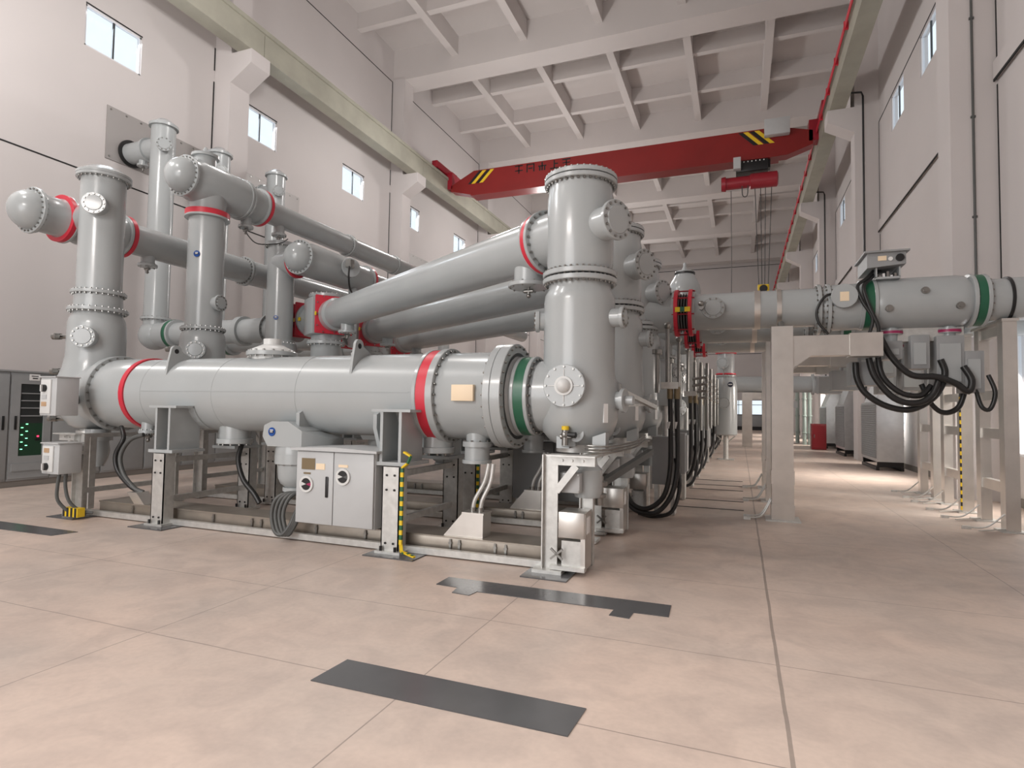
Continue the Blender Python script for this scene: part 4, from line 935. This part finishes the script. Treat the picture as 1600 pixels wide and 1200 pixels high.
# ================================================================== CROSS PIPES TO THE RIGHT WALL
def cross_bus(label):
    y, z = 10.4, 3.3; X = (1, 0, 0)
    r = thing('cross_bus_pipe', label, 'pipe', (1.0, y, z), 'cross pipes to the right wall')
    MB().lathe((-1.55, y, z), X, [(0, 0), (0, .33), (.48, .33), (.48, .38), (.52, .38), (.52, .3), (.8, .3), (.8, .36), (.85, .36), (.85, .305), (2.68, .305)], 44).build('pipe', GREY, r)
    for x in (-1.03, -.80): MB().ring((x, y, z), X, .30, .40, .06, 40).build('bellows_ring', RED, r)
    MB().lathe((-1.0, y, z), X, [(0, .31)]+[(.02+.022*i, .29 if i % 2 else .335) for i in range(9)]+[(.24, .31)], 40).build('bellows', BLK, r)
    b = MB()
    for k in range(8):
        a = 2*PI*k/8+.2; b.cyl((-1.06, y+.37*math.cos(a), z+.37*math.sin(a)), (-.70, y+.37*math.cos(a), z+.37*math.sin(a)), .013, 8)
    b.build('tie_rods', DRED, r)
    MB().box(-1.0, -.76, y-.41, y-.39, z-.04, z+.04).build('yellow_tag', YEL, r)
    MB().box(-.92, -.85, y-.415, y-.405, z-.04, z+.04).build('green_tag', GREEN, r)
    port(r, (-.42, y-.25, z+.0), (.1, -1, 0), .18, .14, 10); q = MB().cyl((-.58, y-.44, z), (-.58, y-.52, z), .04, 12).sphere((-.58, y-.5, z+.06), .05); q.build('valve', BOLT, r)
    for x in (.22, .55): MB().ring((x, y, z), X, .29, .318, .09 if x < .5 else .07, 40).build('steel_strap', STAIN, r)
    flange(r, (1.13, y, z-.04), X, .40, .05, 24); flange(r, (1.26, y, z-.04), X, .40, .05, 24)
    MB().lathe((1.1, y, z-.02), X, [(0, .3), (.2, .36), (.65, .36)], 40).build('elbow_spool', GREY, r)
    o = MB().cyl((1.46, y-.2, z+.08), (1.46, y-.46, z+.08), .17, 32).disc((1.46, y-.46, z+.08), (0, -1, 0), .18, .03, 32).build('disc_cover', GREY, r)
    MB().box(1.40, 1.52, y-.495, y-.488, z+.0, z+.14).build('name_plate', CREAM, o)
    band(r, (1.76, y, z), X, .385, .12, GREEN, 'green_ring'); flange(r, (1.71, y, z), X, .39, .05, 22, both=False); flange(r, (1.88, y, z), X, .39, .05, 22)
    MB().lathe((1.88, y, z), X, [(0, .34), (.06, .37), (.16, .385), (1.06, .385), (1.16, .37), (1.22, .33), (1.26, .33)], 48).build('switch_vessel', GREY, r)
    band(r, (3.16, y, z), X, .375, .10, GREEN, 'green_ring'); flange(r, (3.10, y, z), X, .39, .05, 22, both=False); flange(r, (3.26, y, z), X, .38, .05, 22, both=False)
    MB().lathe((3.26, y, z), X, [(0, .30), (.30, .30), (.30, .31), (1.44, .31), (1.44, 0)], 44).build('end_pipe', GREY, r)
    MB().ring((3.55, y, z), X, .29, .325, .035, 40).build('clamp_ring', BLK, r)
    for x, zz in ((2.05, z-.12), (2.92, z-.12), (2.5, z+.12)):
        MB().cyl((x, y-.36, zz), (x, y-.41, zz), .05, 16).cyl((x, y-.41, zz), (x, y-.43, zz), .03, 12).build('view_port', BOLT, r)
    for x in (2.15, 2.88):
        o = MB().lathe((x, y, z-.33), (0, 0, -1), [(0, .10), (.07, .10), (.07, .15), (.14, .15), (.14, .09), (.36, .08), (.36, 0)], 28).build('bottom_nozzle', GREY, r)
        MB().ring((x, y, z-.46), (0, 0, 1), .1, .155, .04, 28).build('clamp_ring', PURP, o)
    # drive boxes hanging below
    for x0, x1, z0, z1 in ((2.02, 2.26, 2.45, 2.72), (2.36, 2.60, 2.30, 2.80), (2.68, 3.02, 2.05, 2.78), (3.02, 3.25, 1.95, 2.55)):
        o = MB().box(x0, x1, y-.18, y+.22, z0, z1, 0, .01).build('drive_box', DCAB, r)
        MB().box(x0+.03, x1-.05, y-.2, y-.178, z0+.06, z1-.12).build('cover_plate', GREY, o)
    MB().box(1.60, 2.02, y-.1, y+.35, 2.06, 2.42).build('drive_tray', DCAB, r)
    MB().box(2.2, 3.05, y-.05, y+.1, 2.72, 2.92).build('hanger_frame', GALV, r)
    return r
xb = cross_bus('nearest grey cross pipe with red bellows running to the right wall')
def top_box():
    r = thing('operator_box', 'grey operator box with black dial on top of the nearest cross pipe', 'box', (2.02, 10.35, 3.68))
    y = 10.05
    MB().prism([(1.78, y, 3.80), (2.28, y, 3.84), (2.28, y, 4.02), (1.78, y, 4.02)], (0, .75, 0)).build('body', DCAB, r)
    MB().box(1.74, 2.32, y-.06, y+.82, 4.02, 4.045).build('roof', DCAB, r)
    o = MB().cyl((2.20, y, 3.93), (2.20, y-.03, 3.93), .055, 20).build('dial', BLK, r)
    MB().box(1.92, 2.03, y-.012, y+.0, 3.90, 3.97).build('label_plate', CREAM, r); MB().cyl((2.08, y, 3.92), (2.08, y-.02, 3.92), .03, 14).build('button', WHITE, r)
    b = MB().box(1.90, 2.22, y+.05, y+.6, 3.64, 3.67); b.box(1.90, 1.92, y+.05, y+.6, 3.66, 3.81); b.box(2.20, 2.22, y+.05, y+.6, 3.66, 3.81); b.box(1.9, 2.22, y+.58, y+.6, 3.66, 3.8); b.build('open_bracket', GREY, r)
    for i in range(5): MB().box(1.95+i*.05, 1.98+i*.05, y+.1, y+.2, 3.67, 3.70+.03*(i % 3)).build('terminal', [BOLT, WHITE][i % 2], r)
top_box()
for k in (1, 2): dup(xb, (0, 2*k, 0), ['', 'middle grey cross pipe with red bellows, partly below the nearest one', 'farthest grey cross pipe with red bellows of the three at the aisle'][k])
# black cables draped below and in front of the nearest cross pipe
CB = [([(1.64, 10.2, 2.40), (1.66, 10.2, 2.15), (1.78, 10.2, 1.92), (2.05, 10.2, 1.74), (2.36, 10.2, 1.70), (2.65, 10.2, 1.90), (2.77, 10.2, 2.21), (2.72, 10.2, 2.43)], .045, 'lowest long black cable loop under the nearest cross pipe'),
      ([(1.80, 10.12, 2.46), (1.88, 10.12, 2.17), (2.12, 10.12, 1.86), (2.40, 10.12, 1.79), (2.60, 10.12, 1.92), (2.70, 10.15, 2.2)], .045, 'middle black cable loop under the nearest cross pipe'),
      ([(1.94, 10.08, 2.78), (2.09, 10.08, 2.46), (2.33, 10.08, 2.20), (2.64, 10.08, 2.17), (2.87, 10.08, 2.07), (3.01, 10.08, 1.96), (3.06, 10.1, 2.12), (2.98, 10.15, 2.32)], .045, 'upper long black cable sweeping right under the nearest cross pipe'),
      ([(1.92, 10.18, 2.6), (1.98, 10.16, 2.2), (2.2, 10.16, 1.95), (2.45, 10.16, 1.9), (2.6, 10.2, 2.05)], .04, 'short thick black cable inside the loops under the nearest cross pipe'),
      ([(1.95, 10.3, 3.86), (1.78, 10.1, 3.66), (1.64, 9.98, 3.52), (1.70, 9.95, 3.28), (1.82, 9.95, 3.05), (1.80, 9.98, 2.85), (1.72, 10.05, 2.68)], .025, 'left black cable from the operator box down the front of the cross pipe'),
      ([(2.0, 10.35, 3.82), (1.84, 10.15, 3.66), (1.72, 9.98, 3.50), (1.78, 9.95, 3.22), (1.90, 9.96, 2.9), (1.88, 10.02, 2.70)], .028, 'right black cable from the operator box down the front of the cross pipe'),
      ([(1.45, 10.02, 3.45), (1.22, 9.98, 3.40), (1.10, 9.98, 3.20), (1.12, 9.98, 3.0), (1.25, 10.0, 2.82)], .02, 'thin black cable looping left of the disc cover'),
      ([(2.58, 10.6, 2.09), (2.7, 10.6, 1.8), (2.86, 10.6, 1.66), (3.04, 10.6, 1.74), (3.12, 10.6, 2.0), (3.08, 10.55, 2.2)], .04, 'black cable loop behind, below the right drive boxes'),
      ([(3.15, 10.25, 2.0), (3.2, 10.2, 1.75), (3.3, 10.2, 1.72), (3.36, 10.2, 1.95), (3.3, 10.25, 2.2)], .03, 'tight black cable loop beside the ladder frame')]
for i, (pts, rr, lb) in enumerate(CB):
    tag(MB().tube(pts, rr, 10).build('cable', BLACK, base=pts[0]), lb, 'cable', 'black cables at the cross pipe')
# stainless gantries carrying the cross pipes
def gantry(label):
    r = thing('gantry_frame', label, 'support', (.6, 9.95, 0), 'stainless gantries')
    MB().box(.45, .75, 9.75, 10.05, .02, 2.93).box(.44, .76, 9.74, 10.06, .55, .75).box(.44, .76, 9.74, 10.06, .02, .24).build('column', STAIN, r)
    MB().box(.75, 1.52, 9.78, 10.04, 2.48, 2.78).box(1.50, 1.92, 9.76, 10.06, 2.46, 2.80).prism([(.75, 9.78, 2.30), (1.0, 9.78, 2.48), (.75, 9.78, 2.48)], (0, .26, 0)).build('beam', STAIN, r)
    MB().cyl((.60, 10.0, 2.93), (.60, 10.1, 3.02), .05, 14).box(.5, .7, 9.85, 10.1, 2.92, 2.95).build('saddle_clamp', BOLT, r)
    b = MB().box(.36, .84, 9.66, 10.14, .0, .02)
    for q in (0, 1):
        b.tube([(.44, 9.8+q*.2, .30), (.30, 9.75+q*.2, .06), (.12, 9.7+q*.2, .03)], .012, 6)
        b.box(.05, .15, 9.67+q*.2, 9.73+q*.2, 0, .04)
    b.build('anchor_plate', GALV, r)
    return r
ga = gantry('nearest stainless gantry column with arm under the nearest cross pipe')
for k in (1, 2): dup(ga, (0, 2*k, 0), ['', 'middle stainless gantry column hidden behind the nearest one', 'farthest stainless gantry column behind the nearest one'][k])
# ladder frames at the right wall
def ladder(label):
    r = thing('ladder_frame', label, 'support', (3.55, 10.8, 0), 'ladder frames at the right wall')
    for y, w in ((10.32, .17), (11.27, .14)):
        MB().box(3.55-w/2, 3.55+w/2, y-.09, y+.09, .02, 2.98).build('post', STAIN, r)
        p = MB().box(3.40, 3.70, y-.16, y+.16, 0, .02)
        p.tube([(3.45, y-.1, .25), (3.25, y-.05, .05), (3.05, y, .025)], .012, 6); p.box(2.98, 3.08, y-.03, y+.03, 0, .04); p.bar((3.46, y-.08, .04), (3.1, y-.25, .02), .02, .012)
        p.build('foot_plate', GALV, r)
    for z, hh in ((2.86, .14), (1.93, .14), (1.36, .15), (.60, .15)):
        MB().box(3.50, 3.60, 10.41, 11.2, z-hh/2, z+hh/2).build('rung', STAIN, r)
    MB().box(3.45, 3.65, 10.2, 11.4, 2.96, 3.0).build('top_plate', STAIN, r)
    return r
la = ladder('nearest stainless ladder frame by the right wall')
l2 = dup(la, (0, 1.75, 0), 'middle stainless ladder frame by the right wall, with striped strip')
dup(la, (0, 3.3, 0), 'farthest of the three stainless ladder frames by the right wall')
b = MB()
for i in range(30): b.box(3.44, 3.46, 11.94, 11.97, .05+i*.065, .05+(i+1)*.065, i % 2)
tag(b.build('earthing_strip', [YEL, BLK], base=(3.45, 11.95, .05)), 'yellow and black striped strip up the middle ladder frame', 'strip')
# ================================================================== RIGHT AISLE: VENTILATION UNITS ETC
def hvac(y, label, x0=3.72, x1=4.42):
    r = thing('ventilation_unit', label, 'ventilation unit', ((x0+x1)/2, y+.4, 0), 'ventilation units')
    g = MB().box(x0, x0+.02, y+.05, y+2.2, .34, 1.95)
    for i in range(24): g.obox((x0-.012, y+1.12, .38+i*.066), (.035, 2.1, .012), Matrix.Rotation(.6, 3, 'Y'))
    g.build('grille', DCAB, r)
    b = MB().box(x0+.02, x1, y, y+2.25, .25, 2.0)
    for z in (.72, .95, 1.18, 1.4, 1.62, 1.83): b.box(x0+.02, x1+.003, y-.022, y, z-.022, z+.022)
    b.box(x0+.0, x1+.01, y-.012, y+.0, .88, .90)
    b.build('casing', ALU, r)
    MB().prism([(x0-.02, y+.0, 2.0), (x1+.02, y+.0, 2.0), (x1+.05, y+.0, 2.55), (x0+.25, y+.0, 2.75)], (0, 1.6, 0)).build('duct_hood', ALU, r)
    MB().box(x0+.25, x1+.05, y+.05, y+1.3, 2.7, 3.4).build('duct', ALU, r)
    MB().box(x0+.03, x1, y+.03, y+.08, .10, .25).box(x0+.03, x1, y+2.1, y+2.2, .10, .25).box(x0, x0+.08, y, y+2.2, .0, .10).box(x1-.08, x1, y, y+2.2, 0, .10).build('base', BLK, r)
    return r
hv = hvac(20.0, 'nearest aluminium ventilation unit with louvre grille by the right wall')
dup(hv, (.05, 6.0, 0), 'second aluminium ventilation unit with louvre grille, behind the white pilaster')
dup(hv, (.1, 11.6, 0), 'third aluminium ventilation unit beside the dark red cabinet')
r = thing('hydrant_cabinet', 'dark red hydrant cabinet on the floor at the far right wall', 'cabinet', (3.35, 30.2, 0))
MB().box(3.05, 3.65, 30.0, 30.6, .02, 1.18, 0, .01).build('body', REDBOX, r); MB().box(3.1, 3.6, 29.985, 30.0, .1, 1.1).build('door', REDBOX, r); MB().box(3.14, 3.17, 29.96, 29.985, .55, .7).build('handle', BOLT, r)
for i, (x, y) in enumerate(((3.2, 34.8), (3.45, 34.8), (3.0, 36.5))):
    b = MB().cyl((x, y, 0), (x, y, 3.4), .10, 14)
    for z in (.6, 1.5, 2.4): b.disc((x, y, z), (0, 0, 1), .14, .06, 14)
    tag(b.build('upright_pipe', GPIPE, base=(x, y, 0)), ['left pale green upright pipe left of the red cabinet', 'right pale green upright pipe left of the red cabinet', 'farthest pale green upright pipe near the aisle end'][i], 'pipe', 'pale green pipes')
r = thing('cross_bus_pipe', 'far grey cross pipe low at the end of the aisle', 'pipe', (2.0, 30.5, 3.0))
MB().lathe((-.8, 30.5, 3.0), (1, 0, 0), [(0, 0), (0, .38), (2.0, .38), (2.0, .45), (2.1, .45), (2.1, .38), (3.9, .38), (3.9, .48), (4.0, .48), (4.0, .4), (5.4, .4), (5.4, 0)], 36).build('pipe', GREY, r)
MB().cyl((2.2, 30.5, 2.62), (2.2, 30.5, 2.2), .16, 16).box(1.9, 2.5, 30.2, 30.8, 1.9, 2.2).build('drive_box', DCAB, r)
r = thing('support_frame', 'far stainless portal post under the far cross pipe', 'support', (.3, 30.5, 0))
MB().box(.1, .55, 30.3, 30.7, 0, 2.61).build('post', STAIN, r); MB().box(.55, 1.2, 30.35, 30.65, 2.3, 2.61).build('beam', STAIN, r)
r = thing('wall_lamp', 'short glowing lamp tube on the far right wall, seen beside the far cross pipe', 'lamp', (XR-.1, 46.5, 4.4))
MB().cyl((XR-.12, 46.5, 5.0), (XR-.12, 44.5, 3.9), .16, 12).build('tube', TUBE, r); MB().bar((XR-.03, 46.6, 5.05), (XR-.03, 44.4, 3.85), .3, .06).build('housing', WHITEP, r)
# far low dark crates and a bench in front of the end window
for i, (x0, x1) in enumerate(((-.9, .5), (.9, 2.2))):
    r = thing('crate', ['left dark crate under the end window', 'right dark crate under the end window'][i], 'crate', ((x0+x1)/2, 62, 0), 'dark crates')
    MB().box(x0, x1, 61.6, 62.6, .35, 1.5, 0, .03).build('body', DCAB, r); MB().box(x0, x1, 61.55, 62.65, 1.46, 1.52).build('lid', BLK, r); MB().box(x0+.1, x1-.1, 61.7, 62.5, 0, .35).build('feet', BLK, r)
# upright voltage transformer standing alone in the aisle
r = thing('voltage_transformer', 'lone upright grey voltage transformer with red rings on a thin post in the aisle', 'transformer', (-.45, 21.75, 0))
o = (-.45, 21.75, 0); up = (0, 0, 1)
MB().lathe(o, up, [(.84, 0), (.84, .33), (.88, .37), (2.45, .37), (2.72, .33), (2.88, .28)], 44).build('tank', GREY, r)
flange(r, (-.45, 21.75, 2.86), up, .33, .05, 18); band(r, (-.45, 21.75, 2.93), up, .33, .05)
MB().lathe(o, up, [(2.95, .28), (3.66, .28), (3.66, 0)], 40).build('neck', GREY, r)
band(r, (-.45, 21.75, 3.66), up, .35, .07); flange(r, (-.45, 21.75, 3.74), up, .35, .04, 18)
port(r, (-.50, 21.38, 1.95), (-.1, -1, 0), .21, .08, 12); port(r, (-.53, 21.48, 3.32), (-.3, -1, 0), .20, .06, 12)
bd = MB().disc((-.30, 21.40, 2.58), (.3, -1, 0), .09, .01, 24).build('dark_badge', NAVY, r); MB().box(-.36, -.24, 21.36, 21.385, 2.57, 2.60).build('badge_mark', WHITE, bd)
MB().cyl((-.52, 21.35, 3.2), (-.52, 21.35, 2.6), .014, 8).cyl((-.52, 21.3, 3.15), (-.52, 21.4, 3.15), .04, 10).build('valve', BOLT, r)
MB().cyl((-.45, 21.75, .02), (-.45, 21.75, .84), .085, 16).bar((-.45, 21.75, .55), (-.15, 21.75, .82), .04, .04).bar((-.45, 21.75, .55), (-.75, 21.75, .82), .04, .04).build('post', GALV, r)
MB().box(-.72, -.18, 21.5, 22.0, 0, .025).build('foot_plate', GALV, r)
# ================================================================== LEFT: GREY PANEL CABINETS
def panel(y0, y1, label, win):
    r = thing('panel_cabinet', label, 'cabinet', (-13.0, (y0+y1)/2, 0), 'grey panel cabinets at left')
    MB().box(-13.4, -12.73, y0+.004, y1-.004, .12, 2.17, 0, .006).build('body', DCAB, r)
    MB().box(-13.38, -12.76, y0, y1, 0.0, .12).build('plinth', BASE, r)
    MB().box(-13.42, -12.70, y0, y1, 2.17, 2.20).build('roof', DCAB, r)
    if not win:
        d = MB().box(-12.73, -12.705, y0+.02, y1-.02, .16, 2.12, 0, .004).build('door', DCAB, r)
        MB().box(-12.706, -12.69, y1-.12, y1-.08, 1.08, 1.34, 0, .006).build('handle', BLK, d)
    else:
        b = MB(); b.box(-12.73, -12.705, y0+.02, y0+.17, .58, 1.95); b.box(-12.73, -12.705, y1-.16, y1-.02, .58, 1.95); b.box(-12.73, -12.705, y0+.02, y1-.02, .16, .58); b.box(-12.73, -12.705, y0+.02, y1-.02, 1.95, 2.12)
        b = b.build('door', DCAB, r)
        MB().box(-12.706, -12.69, y0+.08, y0+.12, 1.08, 1.34, 0, .006).build('handle', BLK, b)
        q = MB().box(-12.75, -12.726, y0+.17, y1-.16, .58, 1.2, 1); q.box(-12.75, -12.726, y0+.17, y1-.16, 1.2, 1.95, 0)
        for z in (1.33, 1.48, 1.62, 1.76): q.box(-12.728, -12.715, y0+.19, y1-.18, z, z+.02, 2)
        q.build('rack', [PCB, PCBG, DCAB], r)
        for i in range(8):
            MB().box(-12.728, -12.718, y0+.21+(i % 2)*.08, y0+.245+(i % 2)*.08, .70+i*.068, .715+i*.068).build('green_light', LEDG, r)
        MB().box(-12.728, -12.716, y1-.25, y1-.22, .93, .96).build('red_light', LEDR, r)
        MB().box(-12.728, -12.718, y1-.28, y1-.20, .86, .90).build('meter', BLK, r)
        MB().box(-12.705, -12.697, y0+.30, y0+.48, 2.02, 2.14).build('sign', WHITE, r)
        s = MB(); s.box(-12.697, -12.694, y0+.33, y0+.45, 2.095, 2.110); s.box(-12.697, -12.694, y0+.35, y0+.44, 2.05, 2.07); s.build('sign_lettering', BLK, r)
        MB().box(-12.70, -12.685, y0+.06, y1-.06, .30, .44).build('lower_sill', DCAB, r)
    return r
for i in range(4): panel(6.88-(i+1)*.9, 6.88-i*.9, ['grey panel cabinet directly left of the one with green lights', 'second grey panel cabinet left of the one with green lights', 'third grey panel cabinet left of the one with green lights', 'fourth grey panel cabinet left of the one with green lights'][i], False)
panel(6.88, 7.62, 'grey panel cabinet with a glass window of green lights behind the front left vessel', True)
for i in range(6): panel(7.62+i*.98, 8.60+i*.98, '%s grey panel cabinet to the right of the one with green lights' % ['first', 'second', 'third', 'fourth', 'fifth', 'sixth'][i], False)
# ================================================================== FLOOR PATCHES
def patch(poly, label, z=.006):
    b = MB().prism([(x, y, 0.0) for x, y in poly], (0, 0, z))
    cx = sum(p[0] for p in poly)/len(poly); cy = sum(p[1] for p in poly)/len(poly)
    tag(b.build('floor_patch', PATCH, base=(cx, cy, 0)), label, 'floor patch', 'dark painted floor patches')
patch([(-2.34, 2.86), (-.79, 2.87), (-.77, 3.17), (-2.32, 3.18)], 'nearest dark grey rectangular patch on the open floor')
patch([(-2.58, 4.83), (-2.36, 4.82), (-2.34, 4.67), (-2.17, 4.66), (-2.15, 4.78), (-.95, 4.81), (-.96, 4.66), (-.80, 4.65), (-.79, 4.80), (-.52, 4.81), (-.53, 5.10), (-2.58, 5.08)], 'dark grey floor patch with two notched tabs in front of the front right support')
patch([(-10.2, 4.62), (-7.72, 4.68), (-7.66, 4.95), (-10.2, 4.96)], 'dark grey floor patch at the far left of the open floor')
# conduit on the right pilaster and wall
b = MB().tube([(4.3, 13.86, 3.6), (4.3, 13.86, 16.5)], .022, 8, smooth=False)
for z in (5.5, 7.5, 9.5, 11.5): b.box(4.26, 4.34, 13.84, 13.885, z, z+.04)
tag(b.build('conduit', HOSE, base=(4.3, 13.86, 3.6)), 'thin grey conduit up the nearest right pilaster', 'conduit')
for y, lb in ((24.13-.28, 'black conduit with hooked top up the second right pilaster'), (34.43-.28, 'black conduit with hooked top up the third right pilaster')):
    tag(MB().tube([(4.15, y, .5), (4.15, y, 13.1), (4.1, y, 13.25), (3.6, y, 13.3)], .035, 8, smooth=False).build('conduit', BLK, base=(4.15, y, .5)), lb, 'conduit')
